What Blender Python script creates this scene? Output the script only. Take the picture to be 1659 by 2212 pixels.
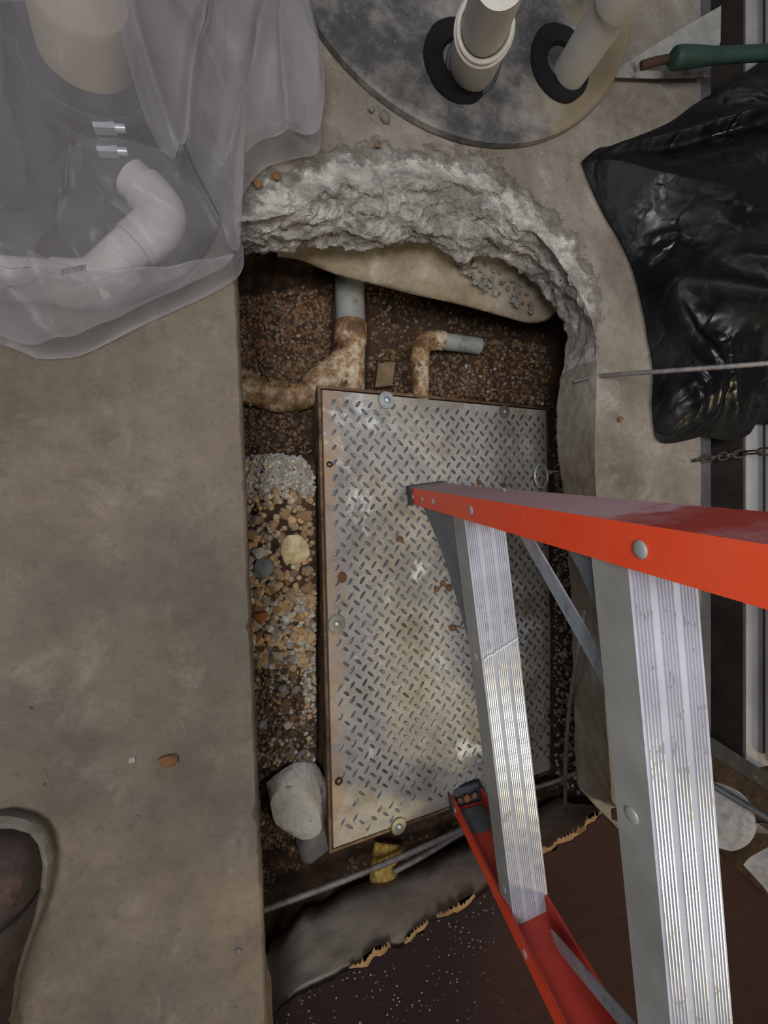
import bpy, bmesh, math, random
from mathutils import Vector, Matrix, noise
R = random.Random(7)
S = bpy.context.scene
COL = S.collection
for o in list(bpy.data.objects): bpy.data.objects.remove(o)

# ---------------------------------------------------------------- camera
F_PX, CZ = 1000.0, 0.59
TH = math.atan(0.27)
CAM = Vector((0, 0, CZ))
DV = Vector((math.sin(TH), 0, -math.cos(TH))); RV = Vector((math.cos(TH), 0, math.sin(TH))); UV = Vector((0, 1, 0))
cd = bpy.data.cameras.new('camera'); cam = bpy.data.objects.new('camera', cd); COL.objects.link(cam)
cam.matrix_world = Matrix(((RV.x, UV.x, -DV.x, 0), (RV.y, UV.y, -DV.y, 0), (RV.z, UV.z, -DV.z, CZ), (0, 0, 0, 1)))
cd.sensor_fit = 'VERTICAL'; cd.sensor_height = 24; cd.sensor_width = 18; cd.lens = 24 * F_PX / 2212
cd.clip_start = 0.01; cd.clip_end = 50
S.camera = cam

# ---------------------------------------------------------------- world, lights, exposure
S.view_settings.view_transform = 'Standard'; S.view_settings.look = 'None'
S.view_settings.gamma = 1; S.view_settings.use_curve_mapping = False
S.view_settings.exposure = 0.0
w = bpy.data.worlds.new('world'); S.world = w; w.use_nodes = True
w.node_tree.nodes['Background'].inputs[0].default_value = (0.88, 0.91, 1.0, 1)
w.node_tree.nodes['Background'].inputs[1].default_value = 0.19
def area(name, loc, target, size, energy, color, size_y=None):
    l = bpy.data.lights.new(name, 'AREA'); l.size = size; l.energy = energy; l.color = color
    if size_y: l.shape = 'RECTANGLE'; l.size_y = size_y
    o = bpy.data.objects.new(name, l); COL.objects.link(o); o.location = loc
    o.rotation_euler = (Vector(target) - Vector(loc)).to_track_quat('-Z', 'Y').to_euler()
    return o
area('overhead_light', (-0.30, 0.0, 1.40), (0.40, 0.0, -0.2), 0.40, 13.0, (0.95, 0.965, 1.0))
area('overhead_light', (0.62, 0.10, 1.55), (0.45, 0.0, -0.2), 0.45, 8.0, (0.95, 0.965, 1.0))  # added fill light, brightens the lid's right side, the bag and right-hand floor
area('work_lamp', (1.15, -1.02, 0.98), (-0.1, -0.6, 0.0), 0.14, 7.0, (1.0, 0.85, 0.48), 0.28)

# ---------------------------------------------------------------- helpers
def P(px, py, z):
    v = DV * F_PX + RV * (px - 830) + UV * (1106 - py)
    return CAM + v * ((z - CZ) / v.z)
def lin(c):
    return tuple((x / 255 / 12.92) if x / 255 <= 0.04045 else ((x / 255 + 0.055) / 1.055) ** 2.4 for x in c) + (1,)
def tag(o, label=None, cat=None, group=None, kind=None):
    if label: o['label'] = label
    if cat: o['category'] = cat
    if group: o['group'] = group
    if kind: o['kind'] = kind
    return o
def link(name, me, parent=None, mats=()):
    o = bpy.data.objects.new(name, me); COL.objects.link(o)
    for m in mats:
        if m.name not in [x.name for x in me.materials if x]: me.materials.append(m)
    if parent:
        o.parent = parent
        o.matrix_parent_inverse = parent.matrix_basis.inverted()
    return o
def mesh(name, verts, faces, mat, parent=None, smooth=False):
    me = bpy.data.meshes.new(name); me.from_pydata([tuple(v) for v in verts], [], faces); me.update()
    if smooth:
        for p in me.polygons: p.use_smooth = True
    return link(name, me, parent, [mat] if mat else [])
def bmobj(name, bm, mat, parent=None, smooth=False, angle=None):
    me = bpy.data.meshes.new(name); bmesh.ops.recalc_face_normals(bm, faces=bm.faces); bm.to_mesh(me); bm.free()
    if smooth:
        for p in me.polygons: p.use_smooth = True
    if angle:
        me.set_sharp_from_angle(angle=math.radians(angle))
    return link(name, me, parent, [mat])
def empty(name, loc, label, cat, group=None):
    o = bpy.data.objects.new(name, None); COL.objects.link(o); o.location = loc; o.empty_display_size = 0.02
    return tag(o, label, cat, group)
def frame_of(t):
    t = t.normalized(); a = Vector((0, 0, 1)) if abs(t.z) < 0.9 else Vector((1, 0, 0))
    x = a.cross(t).normalized(); return x, t.cross(x).normalized()
def smooth_path(pts, n=6):
    pts = [Vector(p) for p in pts]; out = []
    for i in range(len(pts) - 1):
        p0 = pts[max(i - 1, 0)]; p1 = pts[i]; p2 = pts[i + 1]; p3 = pts[min(i + 2, len(pts) - 1)]
        for k in range(n):
            t = k / n
            out.append(0.5 * ((2 * p1) + (p2 - p0) * t + (2 * p0 - 5 * p1 + 4 * p2 - p3) * t * t + (3 * p1 - p0 - 3 * p2 + p3) * t ** 3))
    out.append(pts[-1]); return out
def add_tube(bm, pts, rad, seg=16, cap=True, inner=None):
    """tube along pts; rad number or list"""
    pts = [Vector(p) for p in pts]; n = len(pts); rings = []
    prev = None
    for i, p in enumerate(pts):
        t = (pts[min(i + 1, n - 1)] - pts[max(i - 1, 0)])
        if t.length < 1e-9: t = Vector((0, 0, 1))
        t.normalize()
        if prev is None: x, y = frame_of(t)
        else:
            x = (prev - t * prev.dot(t))
            x = x.normalized() if x.length > 1e-6 else frame_of(t)[0]
            y = t.cross(x)
        prev = x
        r = rad[i] if isinstance(rad, (list, tuple)) else rad
        rings.append([bm.verts.new(p + x * r * math.cos(2 * math.pi * k / seg) + y * r * math.sin(2 * math.pi * k / seg)) for k in range(seg)])
    for a, b in zip(rings, rings[1:]):
        for k in range(seg): bm.faces.new((a[k], a[(k + 1) % seg], b[(k + 1) % seg], b[k]))
    if cap:
        bm.faces.new(rings[0][::-1]); bm.faces.new(rings[-1])
    return rings
def add_lathe(bm, prof, origin, axis, seg=32, closed=False):
    x, y = frame_of(Vector(axis)); a = Vector(axis).normalized(); o = Vector(origin); rings = []
    for r, h in prof:
        if r < 1e-7: rings.append([bm.verts.new(o + a * h)])
        else: rings.append([bm.verts.new(o + a * h + (x * math.cos(2 * math.pi * k / seg) + y * math.sin(2 * math.pi * k / seg)) * r) for k in range(seg)])
    prs = list(zip(rings, rings[1:]))
    if closed: prs.append((rings[-1], rings[0]))
    for A, B in prs:
        for k in range(seg):
            k2 = (k + 1) % seg
            if len(A) == 1 and len(B) == 1: break
            if len(A) == 1: bm.faces.new((A[0], B[k2], B[k]))
            elif len(B) == 1: bm.faces.new((A[k], A[k2], B[0]))
            else: bm.faces.new((A[k], A[k2], B[k2], B[k]))
def add_extrude(bm, sec, o0, o1, ax, ay):
    """closed section (list of (a,b)) swept from o0 to o1, axes ax, ay"""
    A = [bm.verts.new(o0 + ax * a + ay * b) for a, b in sec]; B = [bm.verts.new(o1 + ax * a + ay * b) for a, b in sec]
    n = len(sec)
    for k in range(n): bm.faces.new((A[k], A[(k + 1) % n], B[(k + 1) % n], B[k]))
    bm.faces.new(A[::-1]); bm.faces.new(B)
def add_box(bm, o, ax, ay, az):
    v = [bm.verts.new(o + ax * i + ay * j + az * k) for i in (0, 1) for j in (0, 1) for k in (0, 1)]
    for f in ((0, 1, 3, 2), (4, 6, 7, 5), (0, 4, 5, 1), (2, 3, 7, 6), (0, 2, 6, 4), (1, 5, 7, 3)): bm.faces.new([v[i] for i in f])
def bevel(bm, off, seg=2, ang=30):
    es = [e for e in bm.edges if len(e.link_faces) == 2 and e.calc_face_angle() > math.radians(ang)]
    bmesh.ops.bevel(bm, geom=es, offset=off, segments=seg, affect='EDGES', profile=0.5)
def fr(p, s, o=4): return noise.fractal(Vector(p) * s, 0.8, 2.0, o)
def inside(poly, x, y):
    c = False; j = len(poly) - 1
    for i in range(len(poly)):
        xi, yi = poly[i][0], poly[i][1]; xj, yj = poly[j][0], poly[j][1]
        if (yi > y) != (yj > y) and x < (xj - xi) * (y - yi) / (yj - yi) + xi: c = not c
        j = i
    return c
def px_of(p):
    q = Vector(p) - CAM; d = q.dot(DV); return 830 + F_PX * q.dot(RV) / d, 1106 - F_PX * q.dot(UV) / d
def ss(a, b, x):
    t = min(max((x - a) / (b - a), 0), 1); return t * t * (3 - 2 * t)

# ---------------------------------------------------------------- materials
class NT:
    def __init__(s, name):
        s.m = bpy.data.materials.new(name); s.m.use_nodes = True; s.t = s.m.node_tree; s.n = s.t.nodes
        s.b = s.n['Principled BSDF']; s.out = s.n['Material Output']
        s.tc = s.n.new('ShaderNodeTexCoord').outputs['Object']
    def mapped(s, scale=(1, 1, 1), rot=(0, 0, 0), loc=(0, 0, 0)):
        m = s.n.new('ShaderNodeMapping'); m.inputs['Scale'].default_value = scale; m.inputs['Rotation'].default_value = rot; m.inputs['Location'].default_value = loc
        s.t.links.new(s.tc, m.inputs[0]); return m.outputs[0]
    def noise(s, scale, detail=6, rough=0.6, vec=None, dist=0):
        n = s.n.new('ShaderNodeTexNoise'); n.inputs['Scale'].default_value = scale; n.inputs['Detail'].default_value = detail
        n.inputs['Roughness'].default_value = rough; n.inputs['Distortion'].default_value = dist
        s.t.links.new(vec or s.tc, n.inputs['Vector']); return n.outputs['Fac']
    def vor(s, scale, vec=None, feat='F1'):
        n = s.n.new('ShaderNodeTexVoronoi'); n.feature = feat; n.inputs['Scale'].default_value = scale
        s.t.links.new(vec or s.tc, n.inputs['Vector']); return n.outputs['Distance']
    def ramp(s, fac, stops):
        n = s.n.new('ShaderNodeValToRGB'); e = n.color_ramp.elements
        while len(e) < len(stops): e.new(0.5)
        for el, (p, c) in zip(e, stops): el.position = p; el.color = c if len(c) == 4 else lin(c)
        s.t.links.new(fac, n.inputs[0]); return n.outputs[0]
    def mask(s, fac, lo, hi):
        n = s.n.new('ShaderNodeMapRange'); n.inputs[1].default_value = lo; n.inputs[2].default_value = hi
        s.t.links.new(fac, n.inputs[0]); return n.outputs[0]
    def math(s, op, a, b=None):
        n = s.n.new('ShaderNodeMath'); n.operation = op
        for i, v in enumerate((a, b)):
            if v is None: continue
            if isinstance(v, (int, float)): n.inputs[i].default_value = v
            else: s.t.links.new(v, n.inputs[i])
        return n.outputs[0]
    def axis(s, i, vec=None):
        n = s.n.new('ShaderNodeSeparateXYZ'); s.t.links.new(vec or s.tc, n.inputs[0]); return n.outputs[i]
    def mix(s, fac, a, b):
        n = s.n.new('ShaderNodeMix'); n.data_type = 'RGBA'
        for i, v in ((0, fac), (6, a), (7, b)):
            if isinstance(v, (int, float)): n.inputs[i].default_value = v
            elif isinstance(v, tuple): n.inputs[i].default_value = v if len(v) == 4 else lin(v)
            else: s.t.links.new(v, n.inputs[i])
        return n.outputs[2]
    def bump(s, h, strength, dist=0.004, prev=None):
        n = s.n.new('ShaderNodeBump'); n.inputs['Strength'].default_value = strength; n.inputs['Distance'].default_value = dist
        s.t.links.new(h, n.inputs['Height'])
        if prev: s.t.links.new(prev, n.inputs['Normal'])
        s.t.links.new(n.outputs[0], s.b.inputs['Normal']); return n.outputs[0]
    def col(s, c):
        if isinstance(c, tuple): s.b.inputs['Base Color'].default_value = c if len(c) == 4 else lin(c)
        else: s.t.links.new(c, s.b.inputs['Base Color'])
    def rough(s, r):
        if isinstance(r, (int, float)): s.b.inputs['Roughness'].default_value = r
        else: s.t.links.new(r, s.b.inputs['Roughness'])
    def metal(s, r):
        if isinstance(r, (int, float)): s.b.inputs['Metallic'].default_value = r
        else: s.t.links.new(r, s.b.inputs['Metallic'])
def simple(name, c1, c2, scale=20, rough=0.7, metal=0.0, bump=0.3, bscale=120, c3=None, s3=9, lo=0.55, hi=0.68, spec=0.4, bdist=0.003):
    t = NT(name); c = t.ramp(t.noise(scale), [(0.32, c1), (0.68, c2)])
    if c3: c = t.mix(t.mask(t.noise(s3, 7, 0.65), lo, hi), c, c3)
    t.col(c); t.rough(rough); t.metal(metal); t.b.inputs['Specular IOR Level'].default_value = spec
    if bump: t.bump(t.noise(bscale, 5), bump, bdist)
    return t.m
def concrete(name, a, b, stain, pale, s_lo=0.50, s_hi=0.68, grit=0.35, broken=False, grey=None):
    t = NT(name)
    c = t.ramp(t.noise(7, 9, 0.68), [(0.33, a), (0.67, b)])
    if grey: c = t.mix(t.math('MULTIPLY', t.mask(t.noise(4.2, 7, 0.62, t.mapped(loc=(1.3, 2.2, 0.4))), 0.48, 0.66), 0.6), c, grey)
    c = t.mix(t.math('MULTIPLY', t.mask(t.noise(3.2, 8, 0.66), s_lo, s_hi), 0.75), c, stain)
    c = t.mix(t.math('MULTIPLY', t.mask(t.noise(14, 9, 0.7, dist=0.6), 0.56, 0.72), 0.55), c, pale)
    c = t.mix(t.math('MULTIPLY', t.mask(t.noise(48, 7, 0.75), 0.52, 0.70), 0.40), c, stain)
    c = t.mix(t.math('MULTIPLY', t.mask(t.noise(300, 3, 0.7), 0.60, 0.72), 0.35), c, pale)
    pits = t.mask(t.vor(55), 0.10, 0.03)
    pm = t.math('MULTIPLY', pits, t.mask(t.noise(11), 0.56, 0.62))
    c = t.mix(t.math('MULTIPLY', pm, 0.6), c, stain)
    c = t.mix(t.math('MULTIPLY', t.mask(t.noise(160, 3), 0.55, 0.75), 0.25), c, stain)
    if broken:
        at = t.n.new('ShaderNodeAttribute'); at.attribute_name = 'broken'
        k = t.mask(t.math('ADD', at.outputs['Fac'], t.math('MULTIPLY', t.math('SUBTRACT', t.noise(38, 8, 0.7), 0.5), 1.3)), 0.35, 0.62)
        fc = t.ramp(t.noise(26, 7, 0.75), [(0.32, (122, 117, 109)), (0.46, (158, 153, 145)), (0.64, (196, 191, 183))])
        fc = t.mix(t.math('MULTIPLY', t.mask(t.noise(90, 7, 0.7), 0.58, 0.70), 0.6), fc, (132, 124, 112))
        fc = t.mix(t.math('MULTIPLY', t.mask(t.noise(13, 7, 0.7, t.mapped((.7, 1.5, 1), (0, 0, .5))), 0.48, 0.60), 0.75), fc, (116, 110, 101))
        c = t.mix(k, c, fc)
    t.col(c); t.rough(0.88); t.b.inputs['Specular IOR Level'].default_value = 0.2
    n1 = t.bump(t.noise(230, 4), grit, 0.002)
    n1 = t.bump(pm, 0.8, -0.003, n1)
    if broken:
        h = t.math('MULTIPLY', t.math('ADD', t.noise(70, 6, 0.75), t.vor(90)), k)
        t.bump(h, 0.8, 0.006, n1)
    return t.m
m_slab = concrete('slab_concrete', (100, 89, 76), (127, 115, 100), (74, 65, 55), (140, 132, 118), grey=(86, 82, 78))
m_floor = concrete('floor_concrete', (108, 99, 88), (140, 131, 120), (80, 70, 58), (168, 162, 153), 0.47, 0.62, broken=True)
m_break = concrete('fractured_concrete', (124, 119, 112), (188, 184, 178), (108, 102, 94), (212, 209, 204), 0.58, 0.70, 0.9, broken=True)
m_wallface = concrete('stained_concrete', (112, 107, 94), (146, 142, 130), (92, 80, 58), (160, 156, 146), 0.48, 0.62)
m_footing = concrete('damp_concrete', (132, 118, 96), (164, 153, 134), (82, 60, 38), (182, 174, 160), 0.44, 0.58, grey=(112, 96, 74))
m_ledge = concrete('dusty_ledge_concrete', (124, 114, 104), (148, 138, 128), (92, 82, 72), (150, 144, 136))
m_soil = simple('damp_soil', (46, 34, 24), (78, 58, 42), 26, 0.9, 0, 0.9, 140, (98, 74, 54), 40, 0.55, 0.7, 0.3, 0.006)

def stone_mat(name, cols, rough=0.8):
    t = NT(name); oi = t.n.new('ShaderNodeObjectInfo').outputs['Random']
    geo = t.n.new('ShaderNodeNewGeometry').outputs['Random Per Island']
    k = t.math('FRACT', t.math('ADD', oi, geo))
    n = len(cols); c = t.ramp(k, [((i + 0.5) / n, q) for i, q in enumerate(cols)])
    c = t.mix(t.math('MULTIPLY', t.mask(t.noise(120, 5), 0.5, 0.7), 0.35), c, (110, 92, 72))
    t.col(c); t.rough(rough); t.b.inputs['Specular IOR Level'].default_value = 0.35; t.bump(t.noise(160, 6), 0.7, 0.003)
    return t.m
m_tan = stone_mat('tan_stone', [(170, 138, 98), (182, 152, 112), (152, 118, 80), (188, 168, 136), (128, 90, 58), (180, 172, 156), (160, 124, 84), (184, 148, 104), (134, 116, 94)])
m_grey = stone_mat('grey_stone', [(142, 138, 132), (168, 164, 156), (120, 118, 114), (186, 182, 174), (150, 140, 124)])
m_brown = stone_mat('brown_stone', [(104, 72, 48), (126, 90, 60), (86, 62, 44), (136, 104, 72), (100, 78, 60), (116, 80, 52), (134, 120, 102)])
m_dark = stone_mat('damp_stone', [(92, 72, 52), (118, 94, 66), (74, 62, 48), (128, 118, 104), (104, 80, 50)])
m_rust_stone = simple('rusty_pebble', (98, 66, 40), (134, 94, 58), 60, 0.8, 0, 0.5, 200)

def diamond():
    t = NT('worn_tread_steel')
    c = t.ramp(t.noise(9, 8, 0.65), [(0.34, (148, 134, 117)), (0.47, (176, 168, 155)), (0.56, (158, 153, 146)), (0.68, (182, 178, 172))])
    c = t.mix(t.math('MULTIPLY', t.mask(t.noise(4.5, 5, 0.6, t.mapped(loc=(3.1, 1.7, 0))), 0.53, 0.68), 0.6), c, (112, 108, 104))
    # rusty staining along the left edge of the lid
    left = t.mask(t.math('ADD', t.axis(0), t.math('MULTIPLY', t.noise(16, 5), 0.10)), 0.20, 0.15)
    c = t.mix(t.math('MULTIPLY', left, 0.65), c, (172, 128, 86))
    pale = t.mask(t.noise(7, 9, 0.68, t.mapped(loc=(5.4, 0.35, 0)), 0.4), 0.60, 0.66)
    pale2 = t.mask(t.noise(9, 9, 0.68, t.mapped(loc=(2.4, 4.35, 0)), 0.4), 0.60, 0.66)
    c = t.mix(t.math('MULTIPLY', t.math('MAXIMUM', pale, pale2), 0.85), c, (220, 218, 214))
    c = t.mix(t.math('MULTIPLY', t.mask(t.noise(70, 6, 0.7), 0.60, 0.70), 0.45), c, (98, 82, 66))
    c = t.mix(t.math('MULTIPLY', t.mask(t.noise(28, 8, 0.75, dist=0.8), 0.52, 0.66), 0.40), c, (122, 112, 100))
    t.col(c); t.metal(0.2); t.rough(t.ramp(t.noise(30), [(0.3, (0.55,) * 3 + (1,)), (0.7, (0.78,) * 3 + (1,))]))
    t.bump(t.noise(120, 5), 0.25, 0.002); return t.m
m_plate = diamond()
m_lug = simple('polished_lug_steel', (84, 88, 96), (122, 124, 128), 14, 0.42, 0.45, 0.1, 200, (142, 134, 122), 9, 0.52, 0.62)
m_rim = simple('rusted_steel_edge', (70, 50, 36), (124, 98, 72), 34, 0.7, 0.3, 0.5, 150, (148, 128, 100), 12)
m_zinc = simple('zinc_washer', (158, 160, 162), (186, 188, 190), 60, 0.38, 0.6, 0.1, 300)
m_zincd = simple('dull_zinc_washer', (146, 140, 122), (164, 158, 140), 60, 0.45, 0.6, 0.1, 300)
m_chrome = simple('bright_steel', (196, 198, 202), (226, 228, 230), 30, 0.3, 0.3, 0)
m_black = simple('black_rubber', (16, 16, 17), (28, 27, 27), 60, 0.75, 0, 0.3)
def orange():
    t = NT('orange_fibreglass')
    c = t.ramp(t.noise(6, 6, 0.6), [(0.3, (252, 76, 38)), (0.7, (255, 96, 56))])
    c = t.mix(t.math('MULTIPLY', t.mask(t.noise(40, 6, 0.7, t.mapped((0.25, 1, 1))), 0.58, 0.74), 0.35), c, (240, 140, 104))
    t.col(c); t.rough(0.42); t.b.inputs['Specular IOR Level'].default_value = 0.35; t.bump(t.noise(300, 3), 0.12, 0.001); return t.m
def web(dust):
    t = NT('dusty_red_fibreglass' if dust else 'red_fibreglass')
    c = t.ramp(t.noise(9, 8, 0.6), [(0.3, (152, 42, 29)), (0.7, (180, 56, 40))])
    if dust:
        n = t.math('MULTIPLY', t.noise(22, 8, 0.7), 0.16)
        low = t.mask(t.math('ADD', t.axis(2), n), 0.425, 0.40)
        thin = t.math('MULTIPLY', t.mask(t.noise(12, 8, 0.7), 0.44, 0.70), 0.55)
        k = t.math('MAXIMUM', t.math('MULTIPLY', low, 0.82), thin)
        c = t.mix(k, c, (196, 166, 170))
    t.col(c); t.rough(0.6); t.bump(t.noise(200, 4), 0.2, 0.001); return t.m
m_orange, m_web, m_web2 = orange(), web(True), web(False)
def alu(name, lo, hi, rough, met=0.85):
    t = NT(name); c = t.ramp(t.noise(10, 8, 0.6), [(0.3, lo), (0.7, hi)])
    c = t.mix(t.math('MULTIPLY', t.mask(t.noise(55, 7, 0.75), 0.62, 0.70), 0.5), c, (92, 84, 78))
    t.col(c); t.metal(met); t.rough(rough); t.bump(t.noise(60, 6, 0.6, t.mapped((8, 0.6, 8))), 0.12, 0.001); return t.m
m_alu = alu('aluminium_tread', (140, 142, 150), (172, 174, 184), 0.74, 0.25)
m_ridge = simple('polished_tread_ridge', (200, 198, 200), (224, 222, 224), 20, 0.27, 0.7, 0, 0, (150, 140, 126), 70, 0.58, 0.62)
m_alu2 = alu('aluminium_lip', (136, 134, 128), (172, 170, 164), 0.5, 0.3)
m_rivet = simple('dull_aluminium_rivet', (160, 162, 160), (184, 186, 184), 40, 0.45, 0.2, 0)
m_glue = simple('dried_clear_glue', (190, 188, 186), (206, 204, 202), 60, 0.3, 0, 0.2)
m_galv = simple('galvanised_steel', (142, 156, 164), (176, 188, 194), 45, 0.5, 0.25, 0.1, 200, (120, 132, 138), 70, 0.55, 0.7)
m_gusset = simple('grey_painted_steel', (100, 106, 114), (122, 128, 136), 25, 0.5, 0.3, 0.1)
m_foot = simple('dark_grey_ladder_foot', (62, 64, 68), (82, 84, 88), 40, 0.6, 0.1, 0.2)
m_pvc = simple('grey_pvc', (128, 130, 126), (152, 154, 148), 20, 0.5, 0, 0.05, 80, (112, 96, 78), 24, 0.52, 0.66)
def dirty_pvc():
    t = NT('mud_caked_pvc'); v = t.mapped((1, 1, 1))
    c = t.ramp(t.noise(22, 9, 0.72), [(0.38, (88, 62, 38)), (0.48, (140, 108, 74)), (0.57, (186, 168, 140)), (0.72, (206, 198, 182))])
    c = t.mix(t.mask(t.noise(70, 7, 0.75, t.mapped((1, .45, 1))), 0.55, 0.60), c, (82, 54, 32)); t.col(c); t.rough(0.7); t.bump(t.noise(90, 5), 0.4, 0.002); return t.m
m_dpvc = dirty_pvc()
m_white = simple('white_pvc', (186, 178, 166), (208, 202, 192), 12, 0.4, 0, 0.05, 80, (150, 138, 122), 16, 0.60, 0.74)
m_wdusty = simple('dusty_white_pvc', (168, 162, 152), (194, 190, 182), 10, 0.5, 0, 0.05, 80, (118, 108, 96), 14, 0.60, 0.72)
m_print = simple('black_print', (30, 30, 30), (40, 40, 40), 10, 0.6, 0, 0)
def lidmat():
    t = NT('dirty_black_polymer')
    c = t.ramp(t.noise(8, 9, 0.7), [(0.32, (38, 38, 40)), (0.46, (70, 68, 68)), (0.56, (112, 107, 102)), (0.70, (150, 142, 130))])
    c = t.mix(t.mask(t.noise(3.2, 6, 0.6, t.mapped(loc=(0.2, 4, 0))), 0.50, 0.60), c, (118, 104, 80))
    c = t.mix(t.mask(t.noise(150, 3), 0.68, 0.74), c, (150, 146, 140)); t.col(c); t.rough(0.6); t.bump(t.noise(60, 6), 0.4, 0.003); return t.m
m_lid = lidmat()
m_void = simple('hole_shade_black', (4, 3, 3), (9, 7, 7), 90, 0.95, 0, 0.5)  # near-black colour standing in for the shadow in the pipe holes
def creases(t, scales, strength, dist):
    """thin fold lines: distance to the edges of a warped cell pattern"""
    prev = None
    for i, sc in enumerate(scales):
        nz = t.n.new('ShaderNodeTexNoise'); nz.inputs['Scale'].default_value = sc * .6; nz.inputs['Detail'].default_value = 3
        t.t.links.new(t.tc, nz.inputs['Vector'])
        mx = t.n.new('ShaderNodeMix'); mx.data_type = 'VECTOR'; mx.inputs[0].default_value = 0.22 / (1 + i)
        t.t.links.new(t.tc, mx.inputs[4]); t.t.links.new(nz.outputs['Color'], mx.inputs[5])
        mp = t.n.new('ShaderNodeMapping'); mp.inputs['Rotation'].default_value = (0, 0, .6 + i); mp.inputs['Scale'].default_value = (1.0, .30 + .15 * i, .6)
        t.t.links.new(mx.outputs[1], mp.inputs[0])
        e = t.vor(sc, mp.outputs[0], 'DISTANCE_TO_EDGE'); e = t.mask(e, 0.0, 0.16)
        prev = t.bump(e, strength / (1 + .5 * i), dist / (1 + i), prev)
    return prev
def bagmat():
    t = NT('black_polythene'); t.col((9, 9, 11)); t.rough(t.ramp(t.noise(7, 4), [(0.38, (0.22,) * 3 + (1,)), (0.47, (0.56,) * 3 + (1,))]))
    t.b.inputs['Specular IOR Level'].default_value = 0.20
    t.bump(t.noise(90, 3), 0.05, 0.002, creases(t, (3.2, 11, 26), 0.55, 0.010)); return t.m
m_bag = bagmat()
def sheetmat():
    t = NT('translucent_polythene')
    tr = t.n.new('ShaderNodeBsdfTransparent'); tr.inputs[0].default_value = (0.90, 0.895, 0.91, 1)
    t.col((156, 151, 152)); t.rough(0.42); t.b.inputs['Specular IOR Level'].default_value = 0.55
    t.bump(t.noise(120, 3), 0.05, 0.002, creases(t, (5, 12), 0.8, 0.006))
    lw = t.n.new('ShaderNodeLayerWeight'); lw.inputs[0].default_value = 0.35
    k = t.math('ADD', t.math('MULTIPLY', lw.outputs['Facing'], 0.35), t.math('ADD', 0.09, t.math('MULTIPLY', t.noise(5, 5, 0.6), 0.38)))
    mx = t.n.new('ShaderNodeMixShader'); t.t.links.new(k, mx.inputs[0]); t.t.links.new(tr.outputs[0], mx.inputs[1]); t.t.links.new(t.b.outputs[0], mx.inputs[2])
    t.t.links.new(mx.outputs[0], t.out.inputs[0]); return t.m
m_sheet = sheetmat()
def boardmat():
    t = NT('film_faced_plywood')
    g = t.noise(14, 6, 0.6, t.mapped((1.2, 14, 1), (0, 0, 0.5)))
    c = t.ramp(g, [(0.3, (36, 17, 14)), (0.7, (52, 25, 20))])
    lf = t.mask(t.math('ADD', t.axis(0), t.math('MULTIPLY', t.noise(9, 4), 0.12)), 0.50, 0.38)
    c = t.mix(t.math('MULTIPLY', lf, 0.8), c, (26, 18, 20))
    sp = t.math('MULTIPLY', t.mask(t.vor(120), 0.22, 0.12), t.mask(t.noise(34, 6, 0.8), 0.47, 0.56))
    left = t.mask(t.math('ADD', t.axis(0), t.math('MULTIPLY', t.noise(9, 4), 0.16)), 0.50, 0.40)
    c = t.mix(t.math('MULTIPLY', t.math('MULTIPLY', sp, left), 0.9), c, (150, 142, 140))
    t.col(c); t.rough(0.75); t.b.inputs['Specular IOR Level'].default_value = 0.2; t.bump(g, 0.2, 0.002); return t.m
m_board = boardmat()
m_ply = simple('torn_ply_veneer', (124, 94, 62), (158, 126, 86), 40, 0.85, 0, 0.6, 160, (96, 68, 46), 30)
m_yellow = NT('yellow_fibrous_foam')
_c = m_yellow.ramp(m_yellow.noise(60, 6, 0.7, m_yellow.mapped((3, 1, 1))), [(0.3, (104, 78, 34)), (0.5, (176, 142, 66)), (0.7, (206, 178, 104))]); m_yellow.col(_c); m_yellow.rough(0.9); m_yellow.bump(m_yellow.noise(120, 5, 0.6, m_yellow.mapped((3, 1, 1))), 0.8, 0.004); m_yellow = m_yellow.m
m_rebar = simple('weathered_steel_bar', (104, 100, 98), (140, 136, 132), 60, 0.6, 0.5, 0.4, 250, (96, 72, 54), 30)
m_whiterock = simple('white_limestone', (138, 134, 127), (172, 168, 161), 18, 0.9, 0, 0.9, 90, (104, 96, 86), 40, 0.60, 0.68, 0.2, 0.005)
m_greyrock = simple('grey_rock', (92, 88, 86), (118, 113, 108), 18, 0.85, 0, 0.6, 90)
m_trough = simple('rust_brown_steel', (50, 42, 38), (72, 62, 56), 16, 0.8, 0.1, 0.3)
m_sill = simple('grey_painted_sill', (134, 132, 132), (160, 158, 158), 10, 0.6, 0, 0.1)
m_angle = simple('dark_steel_angle', (72, 72, 74), (96, 96, 98), 18, 0.5, 0.4, 0.1)
m_timber = simple('charred_black_timber', (26, 24, 24), (48, 44, 42), 24, 0.85, 0, 0.5, 90, (92, 74, 62), 30, 0.6, 0.7)
m_bluebar = simple('blue_grey_tube', (54, 58, 68), (74, 78, 88), 24, 0.5, 0.3, 0.1)
m_cloth = simple('white_cotton', (118, 116, 118), (146, 144, 147), 14, 0.9, 0, 0.3, 400)
m_green = simple('worn_green_paint', (24, 44, 36), (36, 60, 50), 30, 0.6, 0, 0.3, 120, (120, 134, 124), 26, 0.62, 0.70)
m_blade = simple('mortar_smeared_steel', (128, 124, 118), (164, 160, 152), 24, 0.6, 0.3, 0.4, 120, (84, 70, 58), 12, 0.52, 0.62)
m_rust = simple('dark_rust', (48, 34, 26), (74, 52, 38), 40, 0.85, 0.2, 0.4)
m_chain = simple('weathered_chain_steel', (62, 58, 56), (92, 86, 80), 60, 0.6, 0.6, 0.2)
m_boot = simple('dusty_brown_leather', (38, 30, 27), (62, 50, 44), 30, 0.75, 0, 0.5, 120, (96, 66, 58), 14, 0.56, 0.70)
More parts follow.
